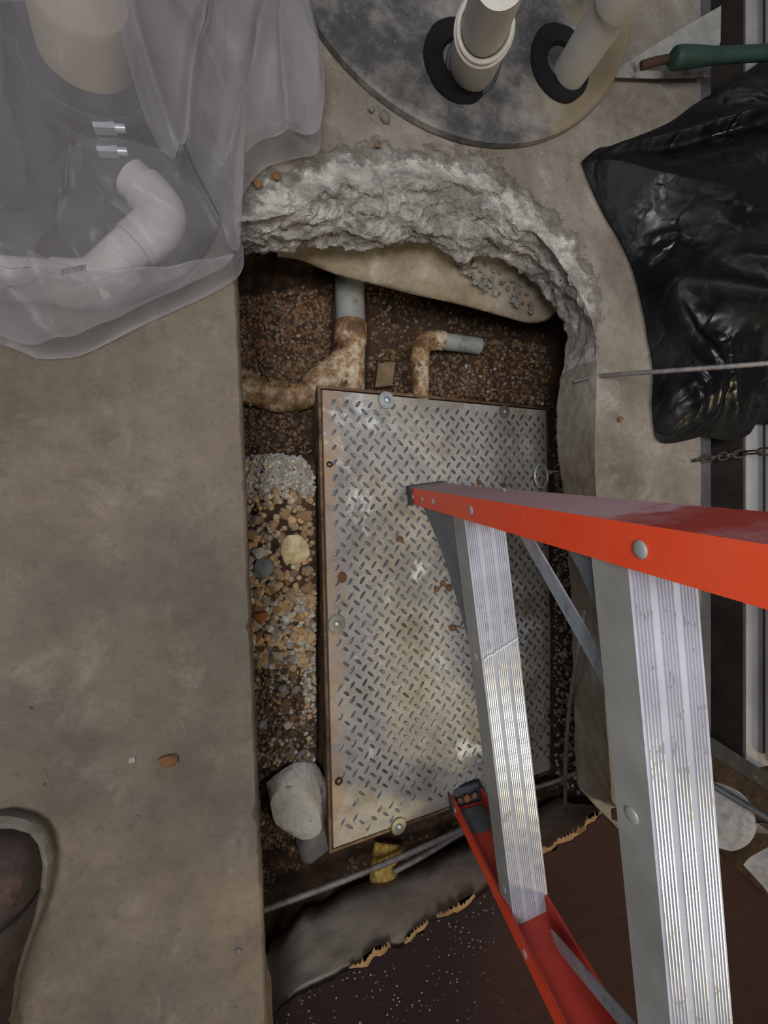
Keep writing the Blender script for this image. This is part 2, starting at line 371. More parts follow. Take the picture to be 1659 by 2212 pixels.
m_welt = simple('dusty_boot_welt', (82, 76, 68), (112, 106, 96), 40, 0.85, 0, 0.4, 160)
m_lace = simple('dark_bootlace', (30, 27, 25), (46, 42, 38), 90, 0.9, 0, 0.2)
m_jean = simple('dark_work_trousers', (26, 26, 30), (40, 40, 44), 60, 0.95, 0, 0.4, 300)
m_beige = simple('beige_pipe_plastic', (158, 142, 112), (176, 160, 130), 6, 0.5, 0, 0.05)
m_steelclamp = m_chrome

# ---------------------------------------------------------------- floor with the broken hole
rim_lip = [  # rim px (z=0), lip px, lip z, roughness
 ((470,500),(505,575),-.085,.006),((530,470),(540,555),-.085,.010),((600,450),(600,550),-.085,.013),((660,432),(660,545),-.085,.014),((725,400),(720,532),-.085,.014),
 ((800,388),(790,542),-.088,.014),((880,385),(870,526),-.085,.014),((960,392),(930,532),-.085,.014),((1025,402),(985,562),-.090,.014),
 ((1080,422),(1025,552),-.088,.014),((1130,470),(1065,556),-.088,.014),((1180,525),(1115,566),-.088,.013),((1225,585),(1155,606),-.088,.013),((1262,645),(1185,662),-.088,.011),
 ((1286,715),(1225,728),-.088,.008),((1292,800),(1207,835),-.090,.0035),((1290,900),(1204,930),-.090,.0025),((1288,1000),(1210,1020),-.092,.0025),
 ((1292,1100),(1220,1095),-.092,.0025),((1298,1250),(1230,1250),-.094,.003),((1304,1400),(1236,1390),-.094,.003),((1312,1550),(1241,1540),-.094,.0025),
 ((1322,1680),(1246,1660),-.094,.003),((1330,1738),(1262,1712),-.095,.003),((1390,1756),(1330,1735),-.095,.003),((1520,1770),(1440,1745),-.095,.003),((1700,1785),(1600,1755),-.095,.003)]
def build_floor():
    pts = []
    n = len(rim_lip)
    def cr(vals, i, t):
        p0, p1, p2, p3 = vals[max(i - 1, 0)], vals[i], vals[min(i + 1, n - 1)], vals[min(i + 2, n - 1)]
        return tuple(0.5 * ((2 * b) + (c - a) * t + (2 * a - 5 * b + 4 * c - d) * t * t + (3 * b - a - 3 * c + d) * t ** 3) for a, b, c, d in zip(p0, p1, p2, p3))
    vals = [(a[0], a[1], b[0], b[1], z, q) for a, b, z, q in rim_lip]
    SUB = 26
    samp = [cr(vals, i, k / SUB) for i in range(n - 1) for k in range(SUB)] + [vals[-1]]
    cx, cy = P(880, 1250, 0).x, P(880, 1250, 0).y
    X0, X1, Y0, Y1 = -1.1, SLABX, -0.47, 1.25
    verts, faces, fm = [], [], []
    NO, NB, NU = 26, 46, 6; att = []
    rows = []
    for (ax, ay, bx, by, lz, q) in samp:
        r = P(ax, ay, 0); l = P(bx, by, lz)
        d = Vector((r.x - cx, r.y - cy, 0)); ts = []
        if d.x > 1e-6: ts.append((X1 - r.x) / d.x)
        if d.x < -1e-6: ts.append((X0 - r.x) / d.x)
        if d.y > 1e-6: ts.append((Y1 - r.y) / d.y)
        if d.y < -1e-6: ts.append((Y0 - r.y) / d.y)
        t = max(min([x for x in ts]), 0.0)
        o = r + d * t
        row = []
        for k in range(NO):
            u = (k / NO); u = 1 - (1 - u) ** 2
            p = o.lerp(r, u); near = ss(0.10, 0.0, (p - r).length) 
            p.z = -0.002 + fr(p, 9) * 0.0012 - near * (q / 0.014) * 0.006 * abs(fr(p, 16))
            row.append(p)
        for k in range(NB + 1):
            u = k / NB
            p = r.lerp(l, u)
            # brow: starts shallow and plunges near the lip where it is broken, straight where it was formed
            roughk = min(q / 0.012, 1)
            p.z = l.z * (u ** (1 + 0.9 * roughk)) - 0.002 * (1 - u)
            e = ss(0, 0.15, u)
            v = noise.noise_vector(p * 16) * 0.85 + noise.noise_vector(Vector((p.x * 22, p.y * 60, p.z * 60))) * 0.6 + noise.noise_vector(p * 110) * 0.16 + noise.noise_vector(p * 260) * 0.09
            cell = noise.cell(p * 70) - 0.5
            p = p + v * q * (0.35 + 0.65 * e)
            p.z += (cell * 0.25 + fr(p, 60, 5) * 0.55) * q * e * roughk
            if p.z > 0.002: p.z = 0.002
            row.append(p)
        for k in range(1, NU + 1):
            u = k / NU
            dd = d.normalized()
            p = l + dd * (0.10 * u) ; p.z = l.z - 0.012 * math.sin(u * 3.14) + noise.noise(p * 20) * 0.006
            row.append(p)
        rows.append(row)
    m = len(rows[0])
    for row in rows: verts += row
    for i in range(len(rows) - 1):
        for k in range(m - 1):
            faces.append((i * m + k, i * m + k + 1, (i + 1) * m + k + 1, (i + 1) * m + k))
            q = samp[i][5]
            fm.append(0 if k < NO - 1 else (1 if q > 0.0045 else 2))
    o = mesh('floor', verts, faces, m_floor, smooth=True)
    for row, sm in zip(rows, samp):
        r0 = row[NO]; kq = min(sm[5] / .012, 1) ** 1.5
        for k, p in enumerate(row): att.append(kq * (1.0 if k >= NO else 0.8 * ss(0.085, 0.0, (p - r0).length)) )
    o.data.attributes.new('broken', 'FLOAT', 'POINT').data.foreach_set('value', att)
    o.data.materials.append(m_break); o.data.materials.append(m_wallface)
    for p, k in zip(o.data.polygons, fm): p.material_index = k
    o['kind'] = 'structure'
    return o
SLABX = P(1516, 1000, 0).x
build_floor()

# left slab: straight saw-cut edge towards the pit
def left_slab():
    e0, e1 = P(511, 600, 0), P(578, 2230, 0)
    verts, faces = [], []
    N = 260; prof = []
    ys = [1.0 - 1.95 * i / N for i in range(N + 1)]
    dx = (e1.x - e0.x) / (e1.y - e0.y)
    cols = 0
    for y in ys:
        xe = e0.x + dx * (y - e0.y) + 0.0012 * fr((0, y, 3), 30)
        chip = max(0, fr((2, y, 0), 26) - 0.28) * 0.012
        if y < -0.635: xe += 0.006 * ss(-0.635, -0.66, y)
        row = []
        for k in range(24):
            u = k / 23; x = -1.1 + (xe - chip - 0.003 + 1.1) * (1 - (1 - u) ** 2.2)
            row.append(Vector((x, y, 0.0012 * fr((x, y, 0), 7))))
        row.append(Vector((xe - chip * 0.4, y, -0.004 - chip * 0.5)))
        row.append(Vector((xe, y, -0.02))); row.append(Vector((xe + 0.0015 * fr((1, y, 1), 40), y, -0.085))); row.append(Vector((xe - 0.10, y, -0.09))); row.append(Vector((-1.1, y, -0.09)))
        cols = len(row); verts += row
    for i in range(N):
        for k in range(cols - 1): faces.append((i * cols + k, i * cols + k + 1, (i + 1) * cols + k + 1, (i + 1) * cols + k))
    o = mesh('floor', verts, faces, m_slab, smooth=True); o['kind'] = 'structure'
    o.data.set_sharp_from_angle(angle=math.radians(40)); return o
left_slab()

# ---------------------------------------------------------------- the steel box and its lid (plane of the lid)
A0 = Vector((0.105, 0.2100, -0.2054)); A1 = Vector((0.610, 0.2234, -0.3013))
PW = (A1 - A0).length; PL = 0.794
EX = (A1 - A0).normalized(); EN = EX.cross(Vector((0, 1, 0))).normalized(); EY = EN.cross(EX).normalized()
LIDT = 0.008
def PP(px, py, h=0.0):
    """point h above the top of the lid"""
    v = DV * F_PX + RV * (px - 830) + UV * (1106 - py)
    o = A0 + EN * h
    return CAM + v * ((o - CAM).dot(EN) / v.dot(EN))

def terrain_h(x, y):
    p = Vector((x, y, 0))
    z = -0.300
    # strip of gravel left of the box
    left = ss(0.128, 0.104, x)
    ztop = -0.219 + 0.008 * fr(p, 14)
    yy0, yy1 = P(600, 985, -.23).y, P(600, 1500, -.24).y
    band = ss(yy0 + 0.035, yy0 - 0.015, y) * ss(yy1 - 0.16, yy1, y)
    z += left * band * (ztop + 0.300)
    far = ss(P(600, 1560, -.25).y, P(600, 1900, -.25).y, y)
    z += left * (1 - ss(yy1 - 0.16, yy1, y)) * (0.068 - 0.07 * far)
    # bank at the upper left, pipes lie in the hollow
    q = (P(590, 690, -.28) - Vector((x, y, -.28))); z += 0.030 * math.exp(-(q.x ** 2 + q.y ** 2) / 0.010)
    q = (P(1090, 820, -.28) - Vector((x, y, -.28))); z += 0.018 * math.exp(-(q.x ** 2 + q.y ** 2) / 0.012)
    # right strip
    z += ss(0.612, 0.64, x) * 0.022 + ss(0.63, 0.69, x) * 0.085
    # rises under the slabs all round
    z += 0.20 * ss(0.72, 0.95, x) + 0.2 * ss(-0.10, -0.25, x) + 0.2 * ss(0.52, 0.72, y) + 0.12 * ss(-0.72, -0.9, y)
    z += 0.010 * fr(p, 11, 5) + 0.004 * fr(p, 45, 4)
    z = min(z, -0.145 - 0.10 * ss(-0.36, -0.46, y))
    # keep clear of the box
    if 0.099 < x < 0.618 and -0.592 < y < 0.232:
        z = min(z, -0.235 - (x - 0.105) * 0.19 - 0.03)
    return z
def build_terrain():
    NX, NY = 300, 280; x0, x1, y0, y1 = -0.30, 1.65, -0.95, 0.78
    V = [Vector((x0 + (x1 - x0) * i / NX, y0 + (y1 - y0) * j / NY, 0)) for j in range(NY + 1) for i in range(NX + 1)]
    for v in V: v.z = terrain_h(v.x, v.y)
    Fc = [(j * (NX + 1) + i, j * (NX + 1) + i + 1, (j + 1) * (NX + 1) + i + 1, (j + 1) * (NX + 1) + i) for j in range(NY) for i in range(NX)]
    o = mesh('gravel_bed', V, Fc, m_soil, smooth=True)
    return tag(o, 'damp brown soil and gravel at the bottom of the pit around the steel box', 'gravel')
bed = build_terrain()

box = empty('steel_pit_box', A0, 'steel box sunk in the pit under a worn diamond tread lid', 'grease trap')
def build_box():
    bm = bmesh.new()
    add_box(bm, A0 - EN * LIDT, EX * PW, -EY * PL, EN * LIDT); bevel(bm, 0.0012, 2)
    bmobj('lid', bm, m_plate, box)
    # rim standing just outside the lid: four bars, with a dark joint
    g, t, dn = 0.003, 0.005, 0.075
    bm = bmesh.new()
    dn = 0.11; ZU = Vector((0, 0, 1)); o = A0 - EX * (g + t) + EY * (g + t) - ZU * (dn + 0.001)
    LX, LY = PW + 2 * (g + t), PL + 2 * (g + t)
    add_box(bm, o, EX * t, -EY * LY, ZU * dn); add_box(bm, o + EX * (LX - t), EX * t, -EY * LY, ZU * dn)
    add_box(bm, o + EX * t, EX * (LX - 2 * t), -EY * t, ZU * dn); add_box(bm, o + EX * t - EY * (LY - t), EX * (LX - 2 * t), -EY * t, ZU * dn)
    bmobj('box_wall', bm, m_rim, box)
    # raised tread lugs, two crossed families on a staggered lattice
    bm = bmesh.new(); a, b = 0.0236, 0.0262
    nx, ny = int(PW / a) + 1, int(PL / b) + 1
    for i in range(nx):
        for j in range(ny):
            for fam in (0, 1):
                u = a * (i + 0.30 + 0.5 * fam); v = b * (j + 0.25 + 0.5 * fam)
                if u < 0.008 or u > PW - 0.008 or v < 0.008 or v > PL - 0.01: continue
                wear = fr((u, v, 0), 7)
                edge = ss(0.0, 0.07, u) * ss(0, 0.16, PL - v)
                h = (0.0017 + 0.0008 * wear) * (0.45 + 0.55 * edge)
                if R.random() > edge + 0.45: continue
                ln, wd = 0.0083 * R.uniform(.85, 1.08), 0.0031 * R.uniform(.85, 1.1)
                ang = (math.radians(52) if fam else math.radians(-42)) 
                dx = EX * math.cos(ang) + EY * math.sin(ang); dy = EX * -math.sin(ang) + EY * math.cos(ang)
                c = A0 + EX * u - EY * v
                ring = [bm.verts.new(c + dx * (ln * math.cos(k * math.pi / 4)) + dy * (wd * (math.sin(k * math.pi / 4)) * (1.0 if k % 4 != 1 and k % 4 != 3 else 1.05)) - EN * 0.0002) for k in range(8)]
                top = [bm.verts.new(c + dx * (ln * .74 * math.cos(k * math.pi / 4)) + dy * (wd * .66 * math.sin(k * math.pi / 4)) + EN * h) for k in range(8)]
                for k in range(8): bm.faces.new((ring[k], ring[(k + 1) % 8], top[(k + 1) % 8], top[k]))
                bm.faces.new(top)
    o = bmobj('tread_pattern', bm, m_lug, box, smooth=True, angle=50); o['kind'] = 'stuff'
    for px, py, r, m in ((834, 865, 19, m_zinc), (1088, 890, 14, m_zincd), (727, 1347, 20, m_zincd), (860, 1783, 18, m_zincd)):
        c = PP(px, py); R_ = r / F_PX * (c - CAM).dot(DV)
        bm = bmesh.new(); add_lathe(bm, [(R_ * .35, .0016), (R_ * .35, .0045), (R_ * .96, .0042), (R_, .0032), (R_, .0016)], c, EN, 40, True)
        wsh = bmobj('washer', bm, m, box, True, 40)
        wsh['label'] = 'bright zinc fender washer on the lid' if m is m_zinc else 'dull flat fender washer on the lid'
        bm = bmesh.new(); add_lathe(bm, [(R_ * .40, .004), (R_ * .40, .0065), (R_ * .30, .0085), (0, .0092)], c, EN, 20); bmobj('bolt_head', bm, m_zinc, wsh, True, 50)
    for px, py, r in ((712, 1003, 7), (732, 1687, 9), (1186, 1546, 5)):
        c = PP(px, py); R_ = r / F_PX * (c - CAM).dot(DV)
        bm = bmesh.new(); add_lathe(bm, [(R_, 0.0001), (R_, .0014), (R_ * .72, .0016), (R_ * .6, .0004), (0, .0003)], c, EN, 20); h = bmobj('screw_hole', bm, m_rust, box, True, 40)
        bm = bmesh.new(); add_lathe(bm, [(R_ * .34, .0005), (R_ * .34, .0012), (0, .0016)], c, EN, 12); bmobj('screw', bm, m_zincd, h, True, 50)
    # lifting ring leaning on its eye bolt
    c = PP(1170, 1028, 0.012); rr = 25 / F_PX * (c - CAM).dot(DV)
    x, y = EX, EY; tiltn = (EN + EX * 0.25).normalized(); xx = (EX - tiltn * EX.dot(tiltn)).normalized(); yy = tiltn.cross(xx)
    loop = [c + xx * rr * math.cos(k * math.pi / 20) + yy * rr * math.sin(k * math.pi / 20) for k in range(41)]
    bm = bmesh.new(); add_tube(bm, loop, 0.0026, 12, False); bmesh.ops.remove_doubles(bm, verts=bm.verts, dist=1e-5)
    eb = PP(1190, 1020); bme = bmesh.new()
    e = bme; add_lathe(e, [(0, 0), (.006, 0), (.006, .004), (.003, .004), (.003, .014), (0, .014)], eb, EN, 16)
    add_tube(e, [eb + EN * .018 + EX * (.006 * math.cos(k * math.pi / 10)) + EN * (.006 * math.sin(k * math.pi / 10)) for k in range(21)], .002, 10, False)
    eye = bmobj('eye_bolt', bme, m_chrome, box, True, 50)
    bmobj('lifting_ring', bm, m_chrome, eye, True)
build_box()

# ---------------------------------------------------------------- concrete footing piece under the broken brow
def footing():
    low = [(600, 548), (650, 556), (720, 584), (800, 606), (900, 632), (1000, 654), (1100, 682), (1150, 694), (1185, 690)]
    up = [(560, 470), (640, 470), (720, 460), (800, 455), (900, 455), (1000, 480), (1100, 520), (1180, 570), (1230, 640)]
    L = smooth_path([P(a, b, -.150 - 0.01 * i / 8) for i, (a, b) in enumerate(low)], 8); U = smooth_path([P(a, b, -.110) for a, b in up], 8)
    V, Fc = [], []; K = 14
    for a, b in zip(L, U):
        col = []
        for k in range(K + 1):
            p = a.lerp(b, k / K); p.z += 0.006 * fr(p, 14) + 0.0025 * fr(p, 60); 
            if k == 0: p.y += 0.004 * fr(p, 45)
            col.append(p)
        col = [a + Vector((0.0, .05, -.07)), a + Vector((0, .012, -.03)), a + Vector((0, -.0005, -.008))] + col
        V += col
    m = len(col)
    for i in range(len(L) - 1):
        for k in range(m - 1): Fc.append((i * m + k, i * m + k + 1, (i + 1) * m + k + 1, (i + 1) * m + k))
    o = mesh('concrete_footing', V, Fc, m_footing, smooth=True)
    return tag(o, 'stained tan concrete footing sloping out below the broken floor edge', 'concrete footing')
footing()

# ---------------------------------------------------------------- stones
def stone_mesh(seed, sub, squash=(1, .85, .62)):
    rr = random.Random(seed); bm = bmesh.new(); bmesh.ops.create_icosphere(bm, subdivisions=sub, radius=1)
    planes = [(Vector((rr.gauss(0, 1), rr.gauss(0, 1), rr.gauss(0, 1))).normalized(), rr.uniform(.55, .9)) for _ in range(9)]
    off = Vector((rr.uniform(0, 50),) * 3)
    for v in bm.verts:
        for n, d in planes:
            k = v.co.dot(n)
            if k > d: v.co -= n * (k - d)
        v.co *= 1 + 0.16 * noise.noise(v.co * 1.6 + off)
        v.co = Vector((v.co.x * squash[0], v.co.y * squash[1], v.co.z * squash[2]))
    me = bpy.data.meshes.new('stone'); bm.to_mesh(me); bm.free(); return me
def shade(me, ang=35):
    for p in me.polygons: p.use_smooth = True
    me.set_sharp_from_angle(angle=math.radians(ang)); return me
BASE = {}
for nm, m in (('tan', m_tan), ('grey', m_grey), ('brown', m_brown), ('dark', m_dark)):
    BASE[nm] = []
    for k in range(5):
        me = shade(stone_mesh(hash(nm) % 1 + k * 11 + len(nm) * 100, 1)); me.materials.append(m); BASE[nm].append(me)
def rot(r): return Matrix.Rotation(r.uniform(0, 6.28), 4, 'Z') @ Matrix.Rotation(r.gauss(0, .35), 4, 'X') @ Matrix.Rotation(r.gauss(0, .35), 4, 'Y')
# zones: px polygon, reference z, kind weights, radius range (m), count large, count small
ZONES = [
 ([(530, 985), (600, 978), (650, 985), (690, 1040), (690, 1075), (530, 1075)], -.22, {'grey': 9, 'tan': 1}, (.004, .009), 16, 1100),
 ([(532, 1065), (692, 1055), (698, 1300), (538, 1300)], -.22, {'tan': 8, 'grey': 1.2, 'brown': .6}, (.011, .022), 92, 420),
 ([(538, 1290), (700, 1290), (706, 1440), (542, 1440)], -.22, {'tan': 5, 'grey': 3, 'brown': 1}, (.009, .018), 50, 600),
 ([(640, 1270), (702, 1270), (710, 1540), (660, 1540)], -.22, {'grey': 7, 'tan': 1.5}, (.004, .008), 14, 900),
 ([(542, 1430), (708, 1430), (714, 1640), (546, 1660)], -.23, {'dark': 6, 'tan': 1, 'grey': 1}, (.006, .013), 24, 900),
 ([(550, 1640), (712, 1640), (718, 1860), (560, 1960)], -.27, {'dark': 6, 'grey': .3}, (.005, .009), 6, 500),
 ([(515, 640), (720, 600), (715, 830), (520, 830)], -.27, {'brown': 8, 'dark': 3, 'grey': .06}, (.006, .012), 10, 1400),
 ([(800, 760), (900, 730), (1190, 740), (1205, 900), (940, 860), (800, 850)], -.28, {'brown': 7, 'dark': 3, 'grey': .15}, (.006, .012), 14, 1600),
 ([(790, 610), (1180, 720), (1190, 760), (800, 740)], -.30, {'dark': 6, 'brown': 2}, (.005, .009), 4, 600),
 ([(520, 880), (690, 880), (690, 985), (525, 985)], -.30, {'dark': 6, 'brown': 2}, (.006, .010), 6, 400),
 ([(1185, 900), (1212, 900), (1245, 1120), (1245, 1700), (1200, 1700)], -.27, {'grey': 6, 'tan': 2, 'dark': .5}, (.006, .015), 36, 1500),
 ([(1190, 930), (1210, 930), (1236, 1120), (1240, 1330), (1205, 1330)], -.26, {'grey': 6, 'tan': 1}, (.009, .019), 20, 500),
 ([(730, 1850), (1200, 1680), (1210, 1720), (1030, 1830), (760, 1920)], -.31, {'dark': 6, 'brown': 2}, (.005, .010), 8, 700),
]
ICO = []
for k in range(6):
    me = stone_mesh(900 + k, 0 + 1); bm = bmesh.new(); bmesh.ops.create_icosphere(bm, subdivisions=1, radius=1); bm.free()
    rr = random.Random(k); b2 = bmesh.new(); bmesh.ops.create_cube(b2, size=1.5)
    for v in b2.verts: v.co = Vector((v.co.x * rr.uniform(.7, 1.2), v.co.y * rr.uniform(.6, 1.05), v.co.z * rr.uniform(.5, .9)))
    bmesh.ops.bevel(b2, geom=list(b2.edges), offset=.32, segments=1, affect='EDGES')
    ICO.append(([v.co.copy() for v in b2.verts], [[v.index for v in f.verts] for f in b2.faces])); b2.free(); bpy.data.meshes.remove(me)
PLACED = []
FINE = {'tan': ([], []), 'grey': ([], []), 'brown': ([], []), 'dark': ([], [])}
def scatter():
    rr = random.Random(21)
    for poly, zr, wts, (r0, r1), nb, ns in ZONES:
        xs = [p[0] for p in poly]; ys = [p[1] for p in poly]; kinds = list(wts); wl = [wts[k] for k in kinds]
        made = 0; tries = 0
        while made < nb and tries < nb * 30:
            tries += 1
            px, py = rr.uniform(min(xs), max(xs)), rr.uniform(min(ys), max(ys))
            if not inside(poly, px, py): continue
            q = P(px, py, zr); r = r0 + (r1 - r0) * rr.random() ** 1.3
            if any((q.x - a) ** 2 + (q.y - b) ** 2 < ((r + c) * .80) ** 2 for a, b, c in PLACED): continue
            if q.x + r > 0.099 and q.x - r < 0.620 and q.y < 0.23 and q.y > -0.6: continue
            PLACED.append((q.x, q.y, r)); made += 1
            kd = rr.choices(kinds, wl)[0]
            o = bpy.data.objects.new('stone', rr.choice(BASE[kd])); COL.objects.link(o); o.parent = bed
            o.matrix_basis = Matrix.Translation((q.x, q.y, terrain_h(q.x, q.y) + r * .22)) @ rot(rr) @ Matrix.Diagonal((r * rr.uniform(.9, 1.2), r * rr.uniform(.8, 1.1), r * rr.uniform(.8, 1.15), 1))
        k = 0
        for _ in range(ns):
            px, py = rr.uniform(min(xs), max(xs)), rr.uniform(min(ys), max(ys))
            if not inside(poly, px, py): continue
            q = P(px, py, zr); r = rr.uniform(.0022, .0055) * (1.25 if rr.random() < .15 else 1) * (1.55 if 'tan' in wts and wts['tan'] > 4 else 1)
            if q.x + r > 0.098 and q.x - r < 0.620 and q.y < 0.228 and q.y > -0.595: continue
            kd = rr.choices(kinds, wl)[0]; vs, fs = FINE[kd]; bv, bf = rr.choice(ICO)
            M = Matrix.Translation((q.x, q.y, terrain_h(q.x, q.y) + r * .25)) @ rot(rr) @ Matrix.Scale(r, 4)
            n0 = len(vs); vs += [M @ v for v in bv]; fs += [[i + n0 for i in f] for f in bf]
scatter()
for kd, m in (('tan', m_tan), ('grey', m_grey), ('brown', m_brown), ('dark', m_dark)):
    o = mesh('fine_gravel', *FINE[kd], m, bed); o['kind'] = 'stuff'

def rock(name, c, r, mat, seed, label, cat='rock', squash=(1, .8, .7), sub=3, rz=0, group=None, cuts=9, rx=0):
    rr = random.Random(seed); bm = bmesh.new(); bmesh.ops.create_icosphere(bm, subdivisions=sub, radius=1)
    planes = [(Vector((rr.gauss(0, 1), rr.gauss(0, 1), rr.gauss(0, 1))).normalized(), rr.uniform(.6, .88)) for _ in range(cuts)]
    for v in bm.verts:
        for n, d in planes:
            k = v.co.dot(n)
            if k > d: v.co -= n * (k - d) * .95
        v.co *= 1 + 0.10 * fr(v.co + Vector((seed, 0, 0)), 1.4) + 0.03 * fr(v.co, 5)
        v.co = Vector((v.co.x * squash[0] * r, v.co.y * squash[1] * r, v.co.z * squash[2] * r))
    o = bmobj(name, bm, mat, None, True, 32)
    o.matrix_basis = Matrix.Translation(c) @ Matrix.Rotation(rz, 4, 'Z') @ Matrix.Rotation(rx, 4, 'X')
    return tag(o, label, cat, group)
def on_bed(px, py, z, up): 
    q = P(px, py, z); q.z = terrain_h(q.x, q.y) + up; return q
rock('white_rock', on_bed(646, 1722, -.235, .030), .066, m_whiterock, 5, 'large white angular rock wedged between the slab and the steel box', squash=(.92, 1.12, .62), rz=.25)
rock('grey_rock', on_bed(690, 1822, -.26, .012), .045, m_greyrock, 8, 'dark grey pointed rock below the white rock', squash=(.7, 1.1, .6), rz=-.5)
rock('yellow_rock', on_bed(634, 1186, -.22, .014), .029, simple('pale_yellow_stone', (150, 126, 84), (198, 184, 150), 60, .85, 0, .5, 150), 12, 'largest stone of the gravel strip, pale yellow, beside the lid', 'stone', (1, 1.05, .5), 2)
rock('charcoal_stone', on_bed(568, 1226, -.225, .010), .020, simple('charcoal_stone', (84, 90, 90), (108, 112, 112), 60, .8, 0, .4, 150), 14, 'dark blue-grey stone among tan gravel near the slab edge', 'stone', (1, .9, .5), 2, 1)
rock('chalk_stone', on_bed(560, 1193, -.225, .010), .013, m_whiterock, 15, 'small chalk-white stone just above the dark blue-grey stone', 'stone', (1, .9, .6), 2)
rock('brick_stone', on_bed(562, 1325, -.225, .010), .014, simple('red_brown_stone', (120, 62, 32), (146, 82, 46), 60, .8, 0, .4, 150), 16, 'red-brown stone at the slab edge left of the middle washer', 'stone', (1, .9, .6), 2)
for i, (px, py, sz, lab) in enumerate((
  (608, 1470, 11, 'pale blue-grey stone, upper one of the pair low in the gravel strip'), (636, 1474, 11, 'mauve-grey stone right of the pale blue-grey stone in the gravel strip'),
  (618, 1553, 13, 'light grey stone alone on dark soil above the white rock'), (566, 1548, 12, 'cream stone by the slab edge above the white rock'), (631, 1535, 9, 'small tan stone just above the lone light grey stone'))):
    q = on_bed(px, py, -.245, .006); rock('gravel_stone', q, sz / F_PX * .8, (m_greyrock, m_greyrock, m_whiterock, m_whiterock, m_rust_stone)[i], 30 + i, lab, 'stone', (1, .8, .6), 2, i)
# pebbles on the lid
for i, (px, py, r, lab) in enumerate((
  (862, 1164, 9, 'orange-brown pebble on the lid left of the first step'), (738, 1246, 13, 'flat orange chip on the lid above the left washer'),
  (942, 1271, 8, 'left one of three rusty pebbles in a row on the lid'), (955, 1260, 8, 'middle one of three rusty pebbles in a row on the lid'), (968, 1268, 10, 'right one of three rusty pebbles in a row on the lid'),
  (976, 1356, 10, 'brown pebble with a twig on the lid below the trio of pebbles'), (1033, 1043, 7, 'pebble on the lid behind the orange rail, nearer the foot'), (1087, 1047, 7, 'pebble on the lid behind the orange rail, nearer the ring'),
  (1160, 1052, 6, 'cream pebble lying inside the lifting ring'), (972, 1302, 6, 'pale cream pebble on the lid below the trio of rusty pebbles'))):
    c = PP(px, py); rr_ = r / F_PX * (c - CAM).dot(DV)
    rock('pebble', c + EN * rr_ * .45, rr_, m_rust_stone if i < 8 else m_whiterock, 50 + i, lab, 'pebble', (1, .82, .62), 2, i * 1.3, None)
bm = bmesh.new(); add_tube(bm, [PP(980, 1350, .004), PP(992, 1354, .003), PP(1003, 1358, .002)], .0008, 6); tag(bmobj('twig', bm, m_rust), 'thin dark twig on the lid touching a brown pebble', 'twig')
# pebbles on the floor
for i, (px, py, r, m, lab) in enumerate((
  (366, 1640, 20, m_rust_stone, 'brown pebble alone on the left slab'), (286, 1640, 8, m_whiterock, 'small pale chip left of the brown pebble on the slab'),
  (556, 400, 12, m_rust_stone, 'tan pebble beside the clear plastic sheet above the hole'), (598, 382, 11, m_rust_stone, 'brown double pebble right of the tan pebble above the hole'),
  (816, 315, 9, m_rust_stone, 'reddish pebble between the black lid and the broken edge'), (832, 256, 14, m_greyrock, 'grey concrete crumb just below the black basin lid'),
  (1340, 906, 9, m_rust_stone, 'red-brown pebble on the floor left of the black bag'), (298, 1765, 6, m_greyrock, 'tiny green-grey chip on the slab below the brown pebble'), (515, 2054, 8, m_greyrock, 'dark grey chip near the slab edge at the bottom'),
  (802, 238, 9, m_greyrock, 'smaller grey concrete crumb left of the other crumb by the lid'))):
    q = P(px, py, 0); rr_ = r / F_PX * .57; rock('pebble', q + Vector((0, 0, rr_ * .38)), rr_, m, 80 + i, lab, 'pebble', (1, .9, .6), 2, i * 1.1)
# rubble lodged under the broken edge
for i in range(64):
    px = R.uniform(985, 1160); py = 580 + (px - 1010) * .45 + R.uniform(-24, 26); q = P(px, py, -.13); r = R.uniform(.003, .008)
    o = bpy.data.objects.new('rubble_stone', R.choice(BASE['grey'])); COL.objects.link(o); o.parent = bpy.data.objects['concrete_footing']
    q.z = -0.124 - 0.0002 * (py - 575) ; o.matrix_basis = Matrix.Translation(q) @ rot(R) @ Matrix.Scale(r, 4)

# ---------------------------------------------------------------- buried pipes
def pipe_obj(name, pts, rad, mat, parent=None, seg=24): 
    bm = bmesh.new(); add_tube(bm, pts, rad, seg); return bmobj(name, bm, mat, parent, True, 50)
zc = -.262
wye = empty('drain_pipe', P(757, 720, zc), 'grey drain pipe into a mud-caked wye fitting behind the steel box', 'pipe')
a, b_ = P(752, 470, zc), P(758, 705, zc)
pipe_obj('pipe', [a, b_], .0275, m_pvc, wye)
pipe_obj('socket', [P(758, 697, zc), P(758, 702, zc), P(758, 742, zc), P(758, 746, zc)], [.029, .0305, .0305, .029], m_dpvc, wye)
pipe_obj('run', [P(758, 740, zc), P(757, 930, zc)], .0272, m_dpvc, wye)
br = pipe_obj('branch', smooth_path([P(757, 758, zc), P(728, 792, zc), P(690, 830, zc)], 4), [.024] * 4 + [.0255] * 4 + [.026], m_dpvc, wye)
pipe_obj('branch_socket', [P(712, 806, zc), P(684, 834, zc - .004), P(672, 846, zc - .006)], .029, m_dpvc, wye)
pipe_obj('branch_elbow', smooth_path([P(680, 838, zc - .005), P(650, 856, zc - .012), P(610, 858, zc - .016), P(560, 848, zc - .02), P(480, 800, zc - .03)], 5), .0255, m_dpvc, wye)
for (x0, y0, x1, y1) in ((622, 859, 586, 855), (556, 847, 528, 832)): pipe_obj('collar', [P(x0, y0, zc - .017), P(x1, y1, zc - .02)], .029, m_dpvc, wye)
wp = empty('elbow_pipe', P(908, 770, zc), 'narrow mud-caked pipe with an elbow turning right behind the steel box', 'pipe')
